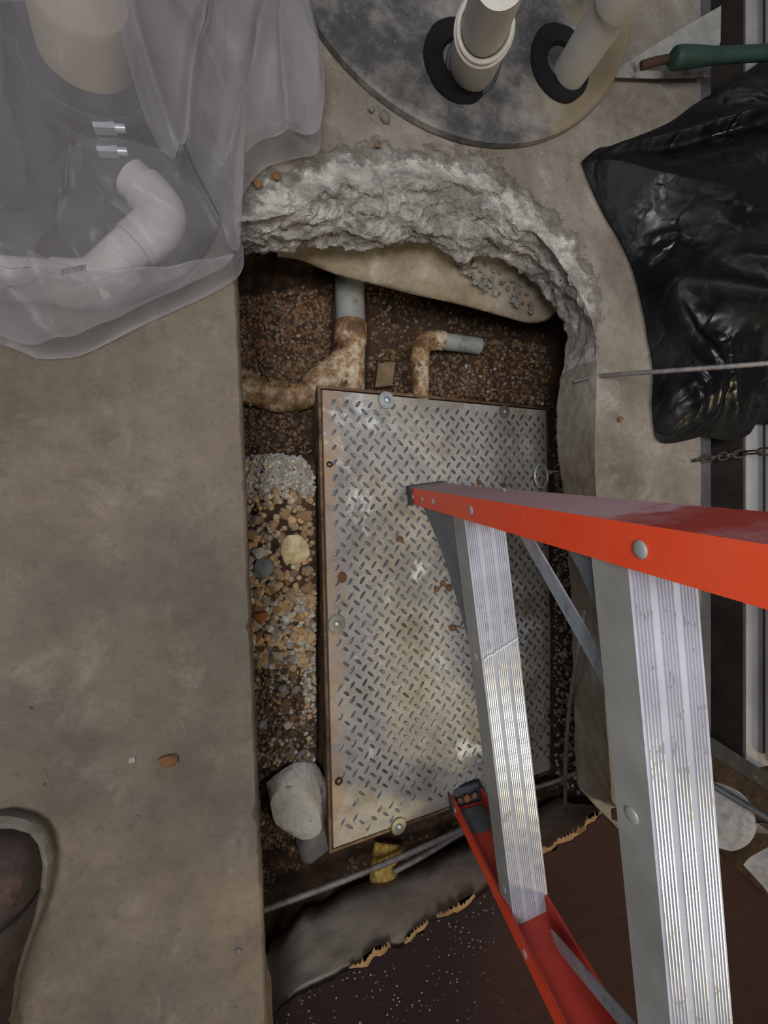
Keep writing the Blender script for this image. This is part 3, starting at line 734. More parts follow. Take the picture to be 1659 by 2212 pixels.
pipe_obj('riser', [P(909, 920, zc), P(908, 785, zc)], .0168, m_dpvc, wp)
pipe_obj('elbow', smooth_path([P(908, 792, zc), P(907, 764, zc), P(918, 741, zc), P(942, 735, zc), P(958, 737, zc)], 5), .0190, m_dpvc, wp)
pipe_obj('stub', [P(950, 736, zc), P(1036, 748, zc - .006)], .0165, m_pvc, wp)
bm = bmesh.new(); q = P(830, 812, -.275); add_box(bm, P(806, 842, -.29), P(842, 838, -.29) - P(806, 842, -.29), P(812, 792, -.285) - P(806, 842, -.29), Vector((0, 0, .02))); bevel(bm, .003)
tag(bmobj('wood_offcut', bm, simple('muddy_wood', (92, 74, 54), (124, 104, 80), 30, .9, 0, .5)), 'small muddy wood offcut right of the wye fitting', 'wood')
# yellow stub, bars across the lower end of the pit
ys = empty('yellow_pipe_stub', P(830, 1890, -.25), 'short rough yellow foam-covered stub at the lower end of the box', 'pipe')
bm = bmesh.new(); rings = add_tube(bm, smooth_path([P(838, 1820, -.275), P(832, 1870, -.262), P(826, 1925, -.262)], 5), [.026, .027, .0275, .028, .0285, .028, .0275, .027, .0265, .025, .021], 28)
for v in bm.verts: v.co += noise.noise_vector(v.co * 60) * .004
bmobj('foam_wrap', bm, m_yellow, ys, True)
def bar(name, pts, r, mat, label, cat='rod', ribs=True):
    pts = smooth_path(pts, 24); rad = [r * (1.12 if ribs and k % 2 else 1.0) for k in range(len(pts))]
    bm = bmesh.new(); add_tube(bm, pts, rad, 10); return tag(bmobj(name, bm, mat, None, True), label, cat)
bar('rebar', [P(560, 1968, -.205), P(700, 1918, -.205), P(850, 1858, -.21), P(1010, 1786, -.245)], .0050, m_rebar, 'long steel reinforcing bar crossing the lower end of the pit', 'rebar')
bar('rebar', [P(850, 1884, -.225), P(920, 1846, -.232), P(1010, 1790, -.262)], .0048, m_rebar, 'short steel bar meeting the long bar beside the yellow stub', 'rebar')
bar('bent_rod', [P(1262, 1318, -.03), P(1246, 1420, -.06), P(1226, 1580, -.13), P(1220, 1760, -.21)], .0035, m_rebar, 'thin bent grey rod standing against the right pit wall', 'rod', False)
bar('rebar', [P(1140, 1706, -.285), P(1200, 1688, -.265), P(1262, 1662, -.235)], .0045, m_rebar, 'steel bar poking from the right pit wall below the first step', 'rebar')
bar('tie_rod', [P(1242, 823, -.035), P(1300, 812, .0), P(1460, 800, .085), P(1700, 782, .16)], .0032, m_rebar, 'ribbed grey rod running from the pit wall across the black bag', 'rod')

# ---------------------------------------------------------------- ledge and board at the lower end
def ledge():
    top = [(560, 2230), (640, 2140), (720, 2100), (800, 2062), (880, 2015), (1000, 1955), (1090, 1895), (1180, 1842), (1250, 1800), (1330, 1760), (1420, 1740)]
    bot = [(575, 2070), (605, 2050), (650, 1995), (690, 1985), (760, 1942), (860, 1908), (930, 1880), (1030, 1832), (1110, 1800), (1170, 1768), (1235, 1735)]
    T = smooth_path([P(a, b, -.118) for a, b in top], 8); B = smooth_path([P(a, b, -.215) for a, b in bot], 8); V, Fc = [], []; K = 12
    for t, b in zip(T, B):
        col = [t + Vector((0.35, -.55, 0)), t + Vector((.03, -.05, 0))]
        for k in range(K + 1):
            u = k / K; p = t.lerp(b, u); p.z = t.z + (b.z - t.z) * u ** 1.25
            p += noise.noise_vector(p * 10) * .004 * ss(0, .3, u) + noise.noise_vector(p * 50) * .0025 * ss(0, .3, u); col.append(p)
        col.append(b + Vector((.01, -.02, -.05))); col.append(b + Vector((.06, -.10, -.12))); V += col
    m = len(col)
    for i in range(len(T) - 1):
        for k in range(m - 1): Fc.append((i * m + k, i * m + k + 1, (i + 1) * m + k + 1, (i + 1) * m + k))
    return tag(mesh('concrete_ledge', V, Fc, m_ledge, smooth=True), 'grey dusty concrete ledge under the torn board at the pit end', 'concrete ledge')
ledge()
def board():
    root = empty('plywood_board', P(1000, 2150, -.11), 'dark red film-faced plywood board with torn edge at lower right', 'board')
    zt = -.104
    edge = [(560, 2260), (600, 2180), (690, 2128), (800, 2068), (862, 2040), (930, 1992), (1015, 1944), (1100, 1890), (1180, 1838), (1250, 1796), (1325, 1742), (1425, 1730)]
    E = smooth_path([P(a, b, zt) for a, b in edge], 10); rr = random.Random(4)
    for i, p in enumerate(E):
        p.y += .006 * fr(p, 40) - .003; p.x += .004 * fr(p + Vector((3, 0, 0)), 40)
    c1 = P(1545, 1836, zt); c2 = P(1720, 1985, zt)
    outline = E + [c1, c2, c2 + Vector((0, -.6, 0)), Vector((E[0].x - .02, -1.05, zt)), ]
    def prism(pl, z0, z1):
        bm = bmesh.new(); A = [bm.verts.new((p.x, p.y, z0)) for p in pl]; B = [bm.verts.new((p.x, p.y, z1)) for p in pl]; n = len(pl)
        for k in range(n): bm.faces.new((A[k], A[(k + 1) % n], B[(k + 1) % n], B[k]))
        bm.faces.new(A); bm.faces.new(B[::-1]); bmesh.ops.triangulate(bm, faces=[f for f in bm.faces if len(f.verts) > 4]); return bm
    F_ = [p.copy() for p in E]
    for (i0, i1), dep in (((26, 37), .011), ((42, 50), .009), ((52, 62), .009), ((78, 101), .008)):
        for i in range(i0, min(i1, len(E))): F_[i] += Vector((rr.uniform(-.002, .004), -dep * rr.uniform(.35, 1) * math.sin((i - i0 + .5) / (i1 - i0) * math.pi), 0))
    bmobj('face_film', prism(F_ + outline[len(E):], zt - .0015, zt), m_board, root)
    # exposed, splintered veneer under the film
    def ragged(rng, dep):
        V = []
        for i in range(*rng):
            p = E[i].copy(); q = E[min(i + 1, len(E) - 1)]
            for k in range(3):
                s = p.lerp(q, k / 3); s.y += dep * rr.uniform(.15, 1.0) * (1 if k % 2 else .5); s.x += rr.uniform(-.003, .001); V.append(s)
        back = [E[i] + Vector((.02, -.05, 0)) for i in range(*rng)][::-1]
        return V + back
    for rng, dep in (((26, 37), .010), ((42, 50), .007), ((52, 62), .011), ((78, 101), .014)):
        bmobj('torn_veneer', prism(ragged(rng, dep), zt - .004, zt - .0017), m_ply, root)
    inner = [p + Vector((.006, -.012, 0)) for p in E] + [c1 + Vector((-.004, -.006, 0)), c2 + Vector((-.004, -.006, 0)), c2 + Vector((0, -.59, 0)), Vector((E[0].x - .01, -1.04, zt))]
    bmobj('core', prism(inner, zt - .0135, zt - .0042), m_ply, root)
board()

# ---------------------------------------------------------------- stepladder
UP = Vector((-0.0869, -0.06, 0.9944)).normalized(); WV = Vector((0.153, -0.9872, -0.0462)); WV = (WV - UP * WV.dot(UP)).normalized(); DP = Vector((0.9844, 0.1481, 0.095)); DP = (DP - UP * DP.dot(UP) - WV * DP.dot(WV)).normalized()
FO = Vector((0.2668, 0.0438, -0.0828 - (0.72 - CZ)))
LW, TAU, WD, FL, S1, TD, FH, TILT = 0.6313, 0.0284, 0.0637, 0.0298, 0.2534, 0.0589, 0.0319, -0.1416
ST = DP * math.cos(TILT) + UP * math.sin(TILT); DN = -UP * math.cos(TILT) + DP * math.sin(TILT)
def ladder():
    root = empty('stepladder', FO, 'orange fibreglass stepladder with aluminium steps standing on the tread lid', 'ladder')
    LEN = 1.50; th = .0042
    rails = []
    for side in (0, 1):
        u = (UP * math.cos(TAU) + WV * math.sin(TAU) * (1 if side == 0 else -1))
        base = FO if side == 0 else FO + WV * LW
        wi = WV * (1 if side == 0 else -1)
        wi = (wi - u * wi.dot(u)).normalized()
        bm = bmesh.new()
        sec = [(0, 0), (FL, 0), (FL, th), (th, th), (th, WD - th), (FL, WD - th), (FL, WD), (0, WD)]
        add_extrude(bm, sec, base, base + u * LEN, wi, DP); bevel(bm, .0009, 2, 60)
        o = bmobj('rail', bm, m_orange, root)
        o.data.materials.append(m_web if side == 0 else m_web2)
        for p in o.data.polygons:
            if side == 0: 
                if p.normal.dot(wi) < -.8: p.material_index = 1
            elif abs(p.normal.dot(wi)) > .8 or p.normal.dot(DP) < -.5 and (p.center - base).dot(DP) > .01: p.material_index = 1
        rails.append((o, u, base, wi))
        # foot: boot moulded round the rail end, open on the inside, with rubber pad
        fb = bmesh.new(); e = .0035; lo, hi = -.020, .012
        sec = [(-e, -e), (FL + .002, -e), (FL + .002, .0012 - e + .001), (0, -.0005), (0, WD + .0005), (FL + .002, WD + .0005), (FL + .002, WD + e), (-e, WD + e)]
        add_extrude(fb, sec, base + u * lo, base + u * hi, wi, DP)
        ft = bmobj('foot', fb, m_foot, root)
        fb = bmesh.new(); add_box(fb, base + u * (lo - .004) - wi * e - DP * e, wi * (FL + .006), DP * (WD + 2 * e), u * .005); bmobj('rubber_pad', fb, m_black, ft)
        fb = bmesh.new(); add_box(fb, base + u * (lo + .001) , wi * (FL), DP * (WD), u * .004); bmobj('heel_plate', fb, m_foot, ft)
        if side == 1:   # inner spreader lining seen inside the channel
            fb = bmesh.new(); 
            pr = [(th + .0003, .010)] ; N = 14
            sec2 = [(u_, v_) for u_, v_ in [(0.0, .008), (.0, WD - .008)]]
            pts = [base + wi * (th + .0004) + DP * (.006) + u * .012, base + wi * (th + .0004) + DP * (WD - .006) + u * .012]
            arc = [base + wi * (th + .0004) + DP * (WD / 2 + (WD / 2 - .006) * math.cos(k * math.pi / N)) + u * (.055 + .022 * math.sin(k * math.pi / N)) for k in range(N + 1)]
            A = [fb.verts.new(p) for p in [pts[0]] + [pts[1]] + arc]; B = [fb.verts.new(p + wi * .002) for p in [pts[0]] + [pts[1]] + arc]
            n = len(A)
            for k in range(n): fb.faces.new((A[k], A[(k + 1) % n], B[(k + 1) % n], B[k]))
            fb.faces.new(A); fb.faces.new(B[::-1]); bmobj('foot_liner', fb, m_foot, ft)
        # rivets on the front flange
        for s, r in ((.014, .0045), (.078, .0050), (.140, .0052), (.300, .0062), (.58, .006), (.86, .006)) if side == 0 else ((.02, .0045), (.30, .006), (.60, .006)):
            c = base + u * s + wi * (FL * .52)
            rb = bmesh.new(); add_lathe(rb, [(r * .82, 0), (r, .0003), (r * .96, .0010), (r * .7, .0018), (r * .3, .0021), (0, .0022)], c, -DP, 24); bmobj('rivet', rb, m_rivet, o, True)
    # steps
    def wspan(s): return s * math.tan(TAU) + .0045, LW - s * math.tan(TAU) - .0045
    t = .0022
    sec = [(0, FH)]
    top = [(0, 0.0)]
    groups = [(.0026, 5), (.0228, 5), (.0428, 5)]
    x = 0
    for g0, cnt in groups:
        for k in range(cnt):
            a = g0 + k * .0030; top += [(a, 0), (a + .0003, -.0011), (a + .0011, -.0011), (a + .0014, 0)]
    top += [(TD, 0)]
    sec = top + [(TD, FH * .8), (TD - t, FH * .8), (TD - t, t), (t, t), (t, FH - t), (.008, FH - t), (.008, FH), (0, FH)]
    for k in range(4):
        s = S1 + .305 * k; a, b = wspan(s); o = FO + UP * s + DP * .006
        bm = bmesh.new(); add_extrude(bm, sec, o + WV * a, o + WV * b, ST, DN)
        stp = bmobj('step', bm, m_alu, root); stp.data.materials.append(m_alu2); stp.data.materials.append(m_ridge)
        for p in stp.data.polygons:
            if p.normal.dot(ST) < -.8 and p.area > .005: p.material_index = 1
            if p.normal.dot(DN) < -.9 and (p.center - o).dot(DN) < -.001: p.material_index = 2
        if k == 0:   # dried glue string across the tread
            gb = bmesh.new(); ws = a + (b - a) * .36
            gp = [o + ST * (TD * (i / 12) - .0006) + WV * (ws - .018 * i / 12 + .003 * noise.noise((i * .9, 0, 0))) - DN * .0016 for i in range(13)] + [o + ST * (TD + .002) + WV * (ws - .016) + DN * .010]
            add_tube(gb, gp, [.0012 + .0008 * abs(noise.noise((i * 1.3, 2, 0))) for i in range(14)], 8); bmobj('glue_string', gb, m_glue, stp, True)
        for q in (.36, .93):
            c = o + WV * (a + (b - a) * q) + DN * FH * .55; rb = bmesh.new(); add_lathe(rb, [(.0062, 0), (.0058, .0008), (.004, .0014), (0, .0017)], c, -ST, 24); bmobj('rivet', rb, m_alu2, stp, True)
    # gusset plates below the front lip of each step, and galvanised knee braces
    for k in range(2):
        s = S1 + .305 * k; a, b = wspan(s)
        for side, w0, sg in ((0, a, 1),):
            if k == 0: d1, d2 = .215, .24
            else: d1, d2 = .075, .085
            A_ = FO + UP * (s - FH) + WV * w0 + DP * .0075
            B_ = A_ - UP * d1 - WV * sg * d1 * math.tan(TAU); C_ = A_ + WV * sg * d2
            N = 10; pl = [A_]
            for i in range(N + 1):
                q = i / N; pnt = B_.lerp(C_, q) + (A_ - B_.lerp(C_, q)) * .16 * math.sin(q * math.pi); pl.append(pnt)
            bm = bmesh.new(); A = [bm.verts.new(p) for p in pl]; B = [bm.verts.new(p + DP * .0018) for p in pl]; n = len(pl)
            for i in range(n): bm.faces.new((A[i], A[(i + 1) % n], B[(i + 1) % n], B[i]))
            bm.faces.new(A); bm.faces.new(B[::-1]); bmobj('gusset', bm, m_gusset, root)
    def strap(p0, p1, wdt, nrm):
        bm = bmesh.new(); d = (p1 - p0); sd = d.cross(nrm).normalized(); add_box(bm, p0 - sd * wdt / 2, d, sd * wdt, nrm * .0022); bevel(bm, .0004, 1)
        return bmobj('knee_brace', bm, m_galv, root)
    s2 = S1 + .305
    a, b = wspan(s2); a1, b1 = wspan(S1 + .03)
    for w0, w1 in ((a1, a + .150), (b1, b - .150)):
        p0 = FO + UP * (S1 + .03) + WV * w0 + DP * (WD - .014); p1 = FO + UP * (s2 - .028) + WV * w1 + DP * (.020)
        strap(p0, p1, .020, -DP)
    for w0, w1 in ((.02, .16), (LW - .02, LW - .16)):
        pass
    # string of glue round the first step
    # plastic top cap
    s = LEN; a, b = s * math.tan(TAU), LW - s * math.tan(TAU)
    bm = bmesh.new(); add_box(bm, FO + UP * (s - .03) + WV * (a - .012) - DP * .02, WV * (b - a + .024), DP * (WD + .06), UP * .05); bevel(bm, .006, 3); bmobj('top_cap', bm, m_foot, root)
ladder()
# stones lying in the far ladder foot
FB = FO + WV * LW
for i, (du, dd) in enumerate(((.006, .030), (.006, .046), (.0075, .016))):
    c = FB + UP * (du - .012 + .004) - WV * (.016) + DP * dd
    rock('pebble', c, .0085 if i < 2 else .006, m_rust_stone, 120 + i, ('brown stone in the black ladder foot, lower one of the two', 'brown stone in the black ladder foot, upper one of the two', 'small red-brown crumb in the black ladder foot')[i], 'pebble', (1, .9, .7), 2, i)

# ---------------------------------------------------------------- black basin lid with two risers
LC = [P(655, 10, .012), P(800, 180, .012), P(950, 265, .012), P(1090, 303, .012), P(1200, 295, .012), P(1290, 240, .012), P(1340, 130, .012)]
def circ(ps):
    sx = [[0.0] * 3 for _ in range(3)]; sb = [0.0] * 3
    for p in ps:
        r = (2 * p.x, 2 * p.y, 1); q = p.x ** 2 + p.y ** 2
        for i in range(3):
            sb[i] += r[i] * q
            for j in range(3): sx[i][j] += r[i] * r[j]
    v = Matrix(sx).inverted() @ Vector(sb); return Vector((v[0], v[1], 0)), math.sqrt(v[2] + v[0] ** 2 + v[1] ** 2)
lc, lr = circ(LC)
def basin():
    root = empty('basin_lid', lc, 'large round dirty black basin lid on the floor at the top', 'basin lid')
    bm = bmesh.new(); add_lathe(bm, [(lr, .0), (lr, .009), (lr - .003, .012), (lr - .012, .0125), (lr - .016, .0105), (lr - .03, .0115), (lr - .06, .013), (0, .014)], lc, (0, 0, 1), 128); bmobj('lid_disc', bm, m_lid, root, True, 40)
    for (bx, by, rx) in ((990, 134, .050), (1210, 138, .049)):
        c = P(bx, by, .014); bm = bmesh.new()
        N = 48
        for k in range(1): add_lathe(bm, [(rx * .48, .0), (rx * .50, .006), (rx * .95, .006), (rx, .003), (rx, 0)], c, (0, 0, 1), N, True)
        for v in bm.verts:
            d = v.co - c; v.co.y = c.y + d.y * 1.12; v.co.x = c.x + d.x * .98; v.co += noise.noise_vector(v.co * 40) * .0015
        bmobj('hole_shade_ring', bm, m_void, root, True, 40)  # black ring in place of the hole shadow round each pipe
    return root
basin()
def riser(name, bx, by, r, top, ringz, label, mat, big=None):
    b = P(bx, by, .020); root = empty(name, b, label, 'pipe'); t = top
    d = (t - b).normalized()
    pipe_obj('pipe', [b, t], r, mat, root, 32)
    return root, b, d
t1 = P(1086, -60, .20); rt, b, d = riser('vent_riser', 1022, 140, .0265, t1, 0, 'upright white pipe with a flared coupling on the black lid, left one', m_wdusty)
q = b + d * .098
pipe_obj('coupling', [b + d * .0, b + d * .003, q, q + d * .002], [.031, .0325, .0325, .030], m_wdusty, rt, 32)
for k in range(2):
    bm = bmesh.new(); add_tube(bm, [q + d * (.002 + .007 * k) + (frame_of(d)[0] * math.cos(j * math.pi / 24) + frame_of(d)[1] * math.sin(j * math.pi / 24)) * (.0325 - .002 * k) for j in range(49)], .0028, 10, False); bmobj('coupling_lip', bm, m_white, rt, True)
bm = bmesh.new(); x_, y_ = frame_of(d); add_tube(bm, [b + d * .006 + (x_ * math.cos(j * math.pi / 24) + y_ * math.sin(j * math.pi / 24)) * .034 for j in range(49)], .003, 10, False); bmobj('pipe_gasket', bm, m_bluebar, rt, True)
t2 = P(1372, -60, .17); rt2, b, d = riser('discharge_riser', 1232, 156, .0245, t2, 0, 'upright dusty white pipe on the black lid, right one', m_wdusty)
q = b + (t2 - b) * .80; pipe_obj('coupling', [q, q + d * .004, t2 + d * .02], [.029, .0305, .0305], m_white, rt2, 32)

# ---------------------------------------------------------------- trowel
def trowel():
    root = empty('trowel', P(1455, 130, .02), 'mortar-smeared trowel with a worn green handle by the black lid', 'trowel')
    tip = P(1303, 168, .006); a = P(1556, 14, .030); c = P(1528, 168, .016)
    bm = bmesh.new(); n = (a - tip).cross(c - tip).normalized()
    if n.z < 0: n = -n
    V = [tip, tip.lerp(c, .5) - (a - c) * .02, c, c.lerp(a, .5) + (c - tip) * .06, a, tip.lerp(a, .5) + (a - c) * .02]
    A = [bm.verts.new(v) for v in V]; B = [bm.verts.new(v + n * .0018) for v in V]; k = len(V)
    for i in range(k): bm.faces.new((A[i], A[(i + 1) % k], B[(i + 1) % k], B[i]))
    bm.faces.new(A[::-1]); bm.faces.new(B); bmobj('blade', bm, m_blade, root)
    pipe_obj('tang', smooth_path([P(1385, 142, .016), P(1420, 132, .026), P(1470, 124, .048)], 5), .006, m_rust, root, 12)
    h0, h1 = P(1453, 126, .045), P(1760, 108, .075); d = (h1 - h0)
    pts = [h0 + d * t for t in (0, .01, .04, .12, .2, .26, .34, .8, 1)]
    bm = bmesh.new(); add_tube(bm, pts, [.0115, .0140, .0150, .0140, .0125, .0112, .0104, .0104, .0100], 24); bmobj('handle', bm, m_green, root, True, 50)
trowel()

# ---------------------------------------------------------------- right-hand side: trough, sill, wall, white pipe
def longbox(name, pa, pb, z0, z1, mat, y0=-0.44, y1=1.3, kind=True):
    x0, x1 = pa, pb; bm = bmesh.new(); add_box(bm, Vector((x0, y0, z0)), Vector((x1 - x0, 0, 0)), Vector((0, y1 - y0, 0)), Vector((0, 0, z1 - z0))); bevel(bm, .002, 2)
    o = bmobj(name, bm, mat); 
    if kind: o['kind'] = 'structure'
    return o
xa = SLABX
bm = bmesh.new(); sec = [(0, 0), (.010, 0), (.010, -.040), (.013, -.043), (.013, .0), (.0135, .003), (0, .003)]
x_tr0 = P(1536, 1000, -.012).x; x_tr1 = P(1612, 1000, -.012).x
longbox('trim_1', xa + .001, x_tr0, -.12, -.012, m_angle)
longbox('trim_2', x_tr0 - .001, x_tr1, -.13, -.085, m_trough); longbox('trim_4', x_tr1 - .004, x_tr1 - .0002, -.085, -.014, m_trough)
longbox('trim_3', x_tr1, x_tr1 + .60, -.10, -.012, m_sill)
bm = bmesh.new(); rp = .026; xc = P(1690, 1000, .014).x
add_tube(bm, [Vector((xc + .004, -0.42, .016)), Vector((xc + .004, 1.3, .016))], rp, 32); tag(bmobj('conduit_pipe', bm, m_white, None, True, 50), 'long white pipe lying on the sill along the right edge', 'pipe')

# ---------------------------------------------------------------- chain
def chain():
    root = empty('chain', P(1510, 992, .01), 'short rusty steel chain crossing the trough below the black bag', 'chain')
    pts = smooth_path([P(1503, 994, .006), P(1545, 988, .002), P(1600, 980, .0), P(1640, 976, .022), P(1700, 974, .058)], 10)
    L = [0]
    for a, b in zip(pts, pts[1:]): L.append(L[-1] + (b - a).length)
    pitch = .0185; n = int(L[-1] / pitch)
    def at(s):
        for i in range(len(pts) - 1):
            if L[i + 1] >= s: return pts[i].lerp(pts[i + 1], (s - L[i]) / (L[i + 1] - L[i])), (pts[i + 1] - pts[i]).normalized()
        return pts[-1], (pts[-1] - pts[-2]).normalized()
    for k in range(n):
        c, d = at(pitch * (k + .5)); x, y = frame_of(d); s = x if k % 2 else (x * .35 + y * .94)
        loop = []
        for j in range(25):
            t = 2 * math.pi * j / 24; loop.append(c + d * (.0068 * math.cos(t) + .0058 * (1 if math.cos(t) > 0 else -1) * (abs(math.cos(t)) ** .2)) * .95 + s * .0056 * math.sin(t))
        bm = bmesh.new(); add_tube(bm, loop, .0017, 8, False); bmobj('link', bm, m_chain, root, True)
chain()

# ---------------------------------------------------------------- draped plastics (sheet and bag): outline rings closing on a spine
def drape(name, outline, hfun, mat, rings=44, per=7, centre=None, edge_z=0.004):
    O = smooth_path([P(a, b, edge_z) for a, b in outline] + [P(*outline[0], edge_z)], per)[:-1]
    c = centre; V, Fc = [], []; n = len(O)
    for k in range(rings):
        u = k / rings; s = 1 - u
        for p in O:
            q = c + (Vector((p.x, p.y, 0)) - c) * s; q = Vector((q.x, q.y, 0)); V.append(hfun(q, u))
    V.append(hfun(Vector((c.x, c.y, 0)), 1))
    for k in range(rings - 1):
        for i in range(n): Fc.append((k * n + i, k * n + (i + 1) % n, (k + 1) * n + (i + 1) % n, (k + 1) * n + i))
    for i in range(n): Fc.append(((rings - 1) * n + i, (rings - 1) * n + (i + 1) % n, len(V) - 1))
    return mesh(name, V, Fc, mat, None, True)
def bag():
    out = [(1256, 350), (1290, 322), (1330, 312), (1440, 268), (1500, 226), (1560, 190), (1620, 150), (1700, 100), (1800, 130), (1900, 400), (1890, 700), (1800, 880), (1720, 930), (1640, 915), (1618, 938), (1585, 952), (1552, 950), (1520, 943), (1480, 952), (1440, 958), (1418, 945), (1410, 880), (1412, 800), (1400, 730), (1392, 680), (1370, 590), (1340, 520), (1310, 470), (1280, 410)]
    c = P(1560, 560, .0); c.z = 0
    fl = [(P(1256, 345, 0), P(1640, 330, 0), .030, .010), (P(1310, 460, 0), P(1520, 950, 0), .016, .010), (P(1400, 640, 0), P(1620, 780, 0), .030, .016), (P(1480, 620, 0), P(1640, 700, 0), .020, .010), (P(1560, 780, 0), P(1600, 960, 0), .014, .008), (P(1490, 800, 0), P(1560, 940, 0), .012, .008), (P(1440, 840, 0), P(1470, 950, 0), .010, .008), (P(1380, 420, 0), P(1700, 420, 0), .010, .02)]
    def h(q, u):
        z = .004 + .105 * (1 - (1 - u) ** 2.4)
        for a, b, amp, wd in fl:
            d = Vector((b.x - a.x, b.y - a.y, 0)); r = Vector((q.x - a.x, q.y - a.y, 0)); t = min(max(r.dot(d) / d.length_squared, 0), 1)
            dist = (r - d * t).length; z += amp * math.exp(-(dist / wd) ** 2) * ss(0, .12, u) * (0.4 + .6 * math.sin(min(max(t, .05), .95) * math.pi))
        k = ss(0, .1, u)
        z += k * (.020 * fr(q + Vector((7, 0, 0)), 6, 1) + .004 * noise.ridged_multi_fractal(q * 8 + Vector((2, 3, 1)), 1.0, 2.1, 2, .9, 2) - .004 + .0008 * fr(q, 50, 2))
        return Vector((q.x, q.y, max(z, .003)))
    o = drape('plastic_bag', out, h, m_bag, 90, 10, c, .003)
    return tag(o, 'black crumpled plastic bag on the floor at the right edge', 'plastic bag')
bag()
def sheet():
    out = [(-90, -120), (120, -130), (340, -130), (560, -120), (648, 0), (672, 90), (696, 195), (694, 260), (688, 330), (640, 345), (580, 362), (548, 390), (525, 425), (512, 465), (516, 505), (527, 545), (524, 585), (500, 612), (430, 650), (340, 690), (260, 730), (180, 768), (130, 776), (86, 776), (40, 758), (-10, 738), (-90, 690), (-130, 300)]
    c = P(300, 300, 0); c.z = 0
    fl = [((300, 0), (330, 240), .030, .010), ((330, 240), (415, 455), .026, .008), ((455, 0), (470, 150), .026, .009), ((470, 150), (420, 450), .022, .007), ((420, 440), (500, 560), .020, .008), ((600, 0), (560, 200), .026, .012), ((560, 200), (500, 420), .022, .010), ((225, 350), (190, 510), .012, .005), ((190, 510), (150, 640), .010, .005), ((0, 560), (140, 760), .016, .006), ((150, 640), (165, 770), .014, .008), ((330, 500), (520, 600), .012, .010), ((100, 620), (0, 560), .008, .006), ((600, 200), (620, 350), .016, .008)]
    flp = [(P(*a, 0), P(*b, 0), m, w) for a, b, m, w in fl]
    bumps = [(P(168, -20, .118), .150, .095), (P(190, 90, .06), .130, .085), (P(206, 236, 0), .105, .075), (P(300, 460, 0), .052, .075), (P(130, 610, 0), .050, .06), (P(60, 600, 0), .05, .06), (P(360, 500, 0), .045, .06), (P(250, 560, 0), .048, .06), (P(520, 150, 0), .03, .08), (P(270, 350, 0), .06, .06)]
    def h(q, u):
        z = .006 + .022 * ss(0, .2, u); b = 0
        for cc, hh, ww in bumps: b = max(b, hh * math.exp(-(((q.x - cc.x) ** 2 + (q.y - cc.y) ** 2) / ww ** 2)))
        z += b * ss(0, .2, u)
        for a, b2, amp, wd in flp:
            d = Vector((b2.x - a.x, b2.y - a.y, 0)); r = Vector((q.x - a.x, q.y - a.y, 0)); t = min(max(r.dot(d) / d.length_squared, 0), 1)
            dist = (r - d * t).length; z += amp * .75 * math.exp(-dist / (wd * .9)) * ss(0, .10, u)
        z += ss(0, .1, u) * (.006 * fr(q, 9, 3) + .0012 * fr(q, 40, 3))
        return Vector((q.x, q.y, max(z, .004)))
    o = drape('plastic_sheet', out, h, m_sheet, 80, 9, c, .004)
    # doubled-over pleats of the same sheet
    me = o.data; V = [v.co.copy() for v in me.vertices]; Fc = [list(p.vertices) for p in me.polygons]
    def layer(pl, off):
        xs = [p[0] for p in pl]; ys = [p[1] for p in pl]; K = 60; idx = {}
        L = smooth_path([Vector((a, b, 0)) for a, b in pl] + [Vector((pl[0][0], pl[0][1], 0))], 6)[:-1]
        cx = sum(p.x for p in L) / len(L); cy = sum(p.y for p in L) / len(L); n = len(L); n0 = len(V); RG = 22
        for k in range(RG):
            for p in L:
                s = 1 - k / RG; q = P(cx + (p.x - cx) * s, cy + (p.y - cy) * s, 0); q.z = 0
                z = h(q, .6).z; V.append(Vector((q.x, q.y, z + off * ss(0, .25, k / RG) + .0015 + .003 * abs(fr(q, 20)))))
        q = P(cx, cy, 0); q.z = 0; V.append(Vector((q.x, q.y, h(q, .6).z + off)))
        for k in range(RG - 1):
            for i in range(n): Fc.append([n0 + k * n + i, n0 + k * n + (i + 1) % n, n0 + (k + 1) * n + (i + 1) % n, n0 + (k + 1) * n + i])
        for i in range(n): Fc.append([n0 + (RG - 1) * n + i, n0 + (RG - 1) * n + (i + 1) % n, len(V) - 1])
    layer([(262, -110), (285, 120), (318, 250), (345, 370), (372, 420), (412, 452), (428, 380), (448, 250), (462, 120), (466, -110)], .008)
    layer([(300, -110), (318, 120), (340, 260), (372, 400), (412, 452), (440, 330), (470, 120), (520, -110)], .014)
    layer([(470, -110), (480, 60), (470, 180), (440, 330), (424, 420), (470, 500), (500, 575), (520, 575), (522, 520), (508, 470), (520, 410), (570, 355), (640, 335), (682, 322), (688, 200), (640, 10), (560, -110)], .007)
    layer([(560, -110), (600, 30), (590, 160), (600, 300), (640, 335), (684, 320), (690, 200), (640, 10)], .012)
    layer([(-80, 640), (60, 690), (150, 640), (260, 640), (420, 610), (505, 590), (495, 606), (420, 646), (260, 722), (180, 760), (86, 768), (-80, 690)], .004)
    me2 = bpy.data.meshes.new('plastic_sheet'); me2.from_pydata([tuple(v) for v in V], [], Fc); me2.update()
    for p in me2.polygons: p.use_smooth = True
    me2.materials.append(m_sheet); o.data = me2
    return tag(o, 'translucent plastic sheet draped over pipes at the upper left', 'plastic sheet')
sheet()

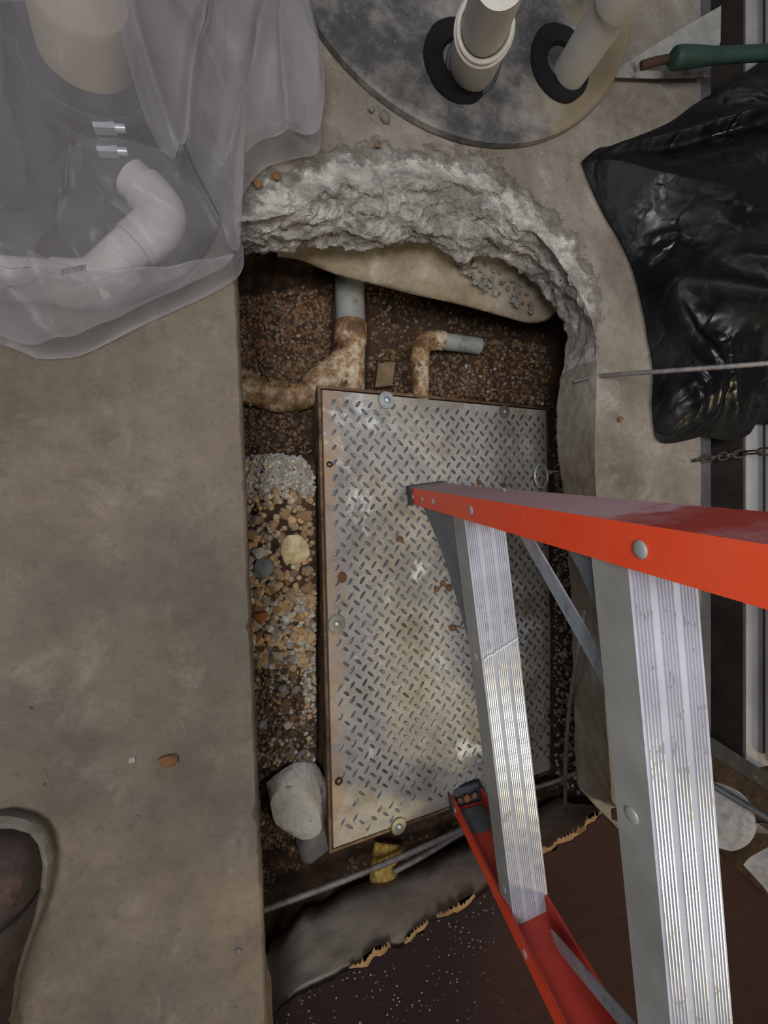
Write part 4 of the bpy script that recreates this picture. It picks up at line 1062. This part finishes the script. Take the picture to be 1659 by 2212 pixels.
# ---------------------------------------------------------------- things under the sheet
def stack():
    b = P(206, 236, .002); d = (P(168, -20, .118) - b).normalized(); root = empty('capped_pipe', b, 'thick beige pipe in a black rubber coupling under the plastic sheet', 'pipe')
    pipe_obj('pipe', [b, b + d * .112, b + d * .118], [.043, .043, .040], m_beige, root, 48)
    cp = pipe_obj('rubber_coupling', [b, b + d * .004, b + d * .060, b + d * .064], [.055, .058, .058, .054], m_black, root, 48)
    x, y = frame_of(d)
    for hgt in (.018, .048):
        bm = bmesh.new(); rr_ = .0588
        add_lathe(bm, [(rr_ - .001, hgt - .006), (rr_ + .0012, hgt - .006), (rr_ + .0012, hgt + .006), (rr_ - .001, hgt + .006)], b, d, 48, True); cl = bmobj('hose_clamp', bm, m_angle, cp, True, 40)
    for hgt in (.048, .018):
        c = b + d * hgt + Vector((.30, -.95, 0)).normalized() * .0615 + Vector((0, 0, .004)); bm = bmesh.new(); add_box(bm, c + Vector((-.013, -.006, -.008)), Vector((.020, .003, 0)), Vector((-.002, .011, 0)), Vector((0, 0, .010))); bevel(bm, .002, 2); s = bmobj('clamp_housing', bm, m_chrome, root)
        bm = bmesh.new(); add_tube(bm, [c + Vector((.006, 0, -.002)), c + Vector((.016, .0015, -.002))], .0042, 12); bmobj('clamp_screw', bm, m_chrome, s, True, 50)
stack()
bm = bmesh.new(); c = P(150, 350, 0); add_lathe(bm, [(.165, 0), (.165, .006), (.160, .009), (.08, .010), (0, .010)], Vector((c.x, c.y, .001)), (0, 0, 1), 72)
tag(bmobj('sump_cover', bm, m_black, None, True, 40), 'flat round black cover under the plastic sheet at the upper left', 'sump cover')
def elbowpipe():
    z = .030; root = empty('white_pipe', P(200, 612, z), 'white pipe with two bends lying under the plastic sheet', 'pipe'); r = .0215
    pipe_obj('pipe', [P(-120, 592, z), P(160, 612, z)], r, m_wdusty, root, 32)
    e1 = pipe_obj('elbow', smooth_path([P(125, 611, z), P(185, 614, z), P(222, 604, z), P(262, 566, z)], 6), r + .003, m_wdusty, root, 32)
    pipe_obj('pipe', [P(215, 600, z), P(345, 478, z)], r, m_wdusty, root, 32)
    pipe_obj('elbow', smooth_path([P(292, 532, z), P(340, 490, z), P(352, 462, z), P(336, 436, z), P(312, 410, z)], 6), r + .003, m_wdusty, root, 32)
    pipe_obj('pipe', [P(322, 420, z), P(284, 386, z)], r, m_wdusty, root, 32)
    bm = bmesh.new()
    for k in range(12):
        w = .0011 if k % 3 else .0019; c = P(152 + k * 4.4, 619 - k * .9, z); c.z = z + r + .0034 - .0006
        add_box(bm, c, Vector((w, 0, 0)), Vector((.0006, .0065, 0)), Vector((0, 0, .0005)))
    bmobj('printed_marking', bm, m_print, e1)
elbowpipe()

# ---------------------------------------------------------------- lower right clutter
def beam():
    a, b = P(1470, 1572, .0), P(1720, 1730, .012); d = (b - a).normalized(); sd = Vector((d.y, -d.x, 0)).normalized(); bm = bmesh.new()
    add_box(bm, a - sd * .012, b - a, sd * .024, d.cross(sd).normalized() * -.018 if d.cross(sd).z < 0 else d.cross(sd).normalized() * .018); bevel(bm, .003, 2)
    tag(bmobj('timber_baton', bm, m_timber), 'dark charred timber baton slanting across the trough behind the second step', 'timber')
beam()
bar('blue_grey_tube', [P(1480, 1662, .008), P(1560, 1708, .010), P(1740, 1816, .012)], .0052, m_bluebar, 'slim blue-grey tube slanting below the charred baton', 'tube', False)
def rag(name, outline, c, hgt, label, seed, z0):
    cc = P(*c, z0); cc.z = 0
    def h(q, u):
        z = z0 + hgt * (1 - (1 - u) ** 2) + ss(0, .2, u) * (.012 * noise.ridged_multi_fractal(q * 34 + Vector((seed, 0, 0)), 1, 2, 2, .9, 2) - .010 + .004 * fr(q, 30)); return Vector((q.x, q.y, z))
    tag(drape(name, outline, h, m_cloth, 30, 6, cc, z0), label, 'rag')
rag('cloth_rag', [(1500, 1690), (1548, 1690), (1600, 1712), (1625, 1745), (1634, 1790), (1618, 1822), (1585, 1838), (1552, 1832), (1500, 1825)], (1560, 1765), .02, 'crumpled white cloth rag behind the second step', 3, -.010)
rag('cloth_rag', [(1606, 1868), (1630, 1846), (1700, 1820), (1760, 1870), (1740, 1950), (1680, 1945), (1640, 1905)], (1680, 1885), .02, 'pale cloth bundle at the right edge above the board', 9, -.070)

# ---------------------------------------------------------------- work boot
def boot():
    toe = P(22, 1750, .01); bk = Vector((-.16, -.987, 0)).normalized(); sd = Vector((-bk.y, bk.x, 0))  # sd points right
    root = empty('work_boot', Vector((toe.x, toe.y, 0)), 'dusty dark brown leather work boot standing on the slab at lower left', 'boot')
    prof = [(0.0, .004), (.004, .020), (.012, .033), (.025, .043), (.045, .050), (.07, .052), (.10, .050), (.14, .042), (.18, .037), (.22, .038), (.26, .037), (.28, .030), (.292, .014), (.295, .003)]
    # sole and welt
    bm = bmesh.new(); L = [toe + bk * t + sd * w for t, w in prof] + [toe + bk * t - sd * w for t, w in prof[::-1]]
    lay = []
    for z, g in ((0.0005, .97), (.012, 1.0), (.020, 1.0), (.024, .97)):
        cen = toe + bk * .145; lay.append([bm.verts.new((cen.x + (p.x - cen.x) * g, cen.y + (p.y - cen.y) * g, z)) for p in L])
    n = len(L)
    for A, B in zip(lay, lay[1:]):
        for k in range(n): bm.faces.new((A[k], A[(k + 1) % n], B[(k + 1) % n], B[k]))
    bm.faces.new(lay[0]); bm.faces.new(lay[-1]); bmobj('sole', bm, m_welt, root, True, 40)
    # upper: loft of half-ellipse sections
    secs = [(.010, .010, .012), (.016, .026, .026), (.028, .037, .040), (.048, .044, .052), (.075, .046, .060), (.105, .045, .072), (.14, .040, .092), (.175, .037, .118), (.205, .038, .150)]
    bm = bmesh.new(); rr = []
    for t, w, hh in secs:
        ring = []
        for k in range(17):
            a = math.pi * k / 16; ca, sa = math.cos(a), math.sin(a)
            p = toe + bk * t + sd * w * math.copysign(abs(ca) ** .75, ca); p.z = .020 + hh * abs(sa) ** .7; p += noise.noise_vector(p * 40) * .0012; ring.append(bm.verts.new(p))
        rr.append(ring)
    for A, B in zip(rr, rr[1:]):
        for k in range(16): bm.faces.new((A[k], A[k + 1], B[k + 1], B[k]))
    bm.faces.new(rr[0])
    up = bmobj('upper', bm, m_boot, root, True)
    # shaft and trouser leg
    ank = toe + bk * .235; pts = [Vector((ank.x, ank.y, .022)), Vector((ank.x, ank.y, .07)), Vector((ank.x + bk.x * .004, ank.y + bk.y * .004, .13)), Vector((ank.x, ank.y, .20))]
    pipe_obj('shaft', pts, [.046, .047, .045, .048], m_boot, root, 28)
    pipe_obj('trouser_leg', [Vector((ank.x, ank.y, .17)), Vector((ank.x, ank.y, .24)), Vector((ank.x - .01, ank.y - .02, .40))], [.062, .064, .072], m_jean, root, 28)
    # toe-cap seam, laces
    bm = bmesh.new(); add_tube(bm, [toe + bk * .072 + sd * (.0455 * math.copysign(abs(math.cos(math.pi * k / 16)) ** .75, math.cos(math.pi * k / 16))) + Vector((0, 0, .0205 + .0595 * abs(math.sin(math.pi * k / 16)) ** .7)) for k in range(17)], .0018, 8); bmobj('toe_seam', bm, m_lace, root, True)
    for k in range(4):
        t = .115 + .022 * k; zz = .020 + .072 + (t - .105) * .6
        bm = bmesh.new(); add_tube(bm, smooth_path([toe + bk * t + sd * .024 + Vector((0, 0, zz - .006)), toe + bk * (t + .004) + Vector((0, 0, zz + .004)), toe + bk * (t + .010) - sd * .024 + Vector((0, 0, zz - .002))], 5), .0024, 8); bmobj('lace', bm, m_lace, root, True)
boot()
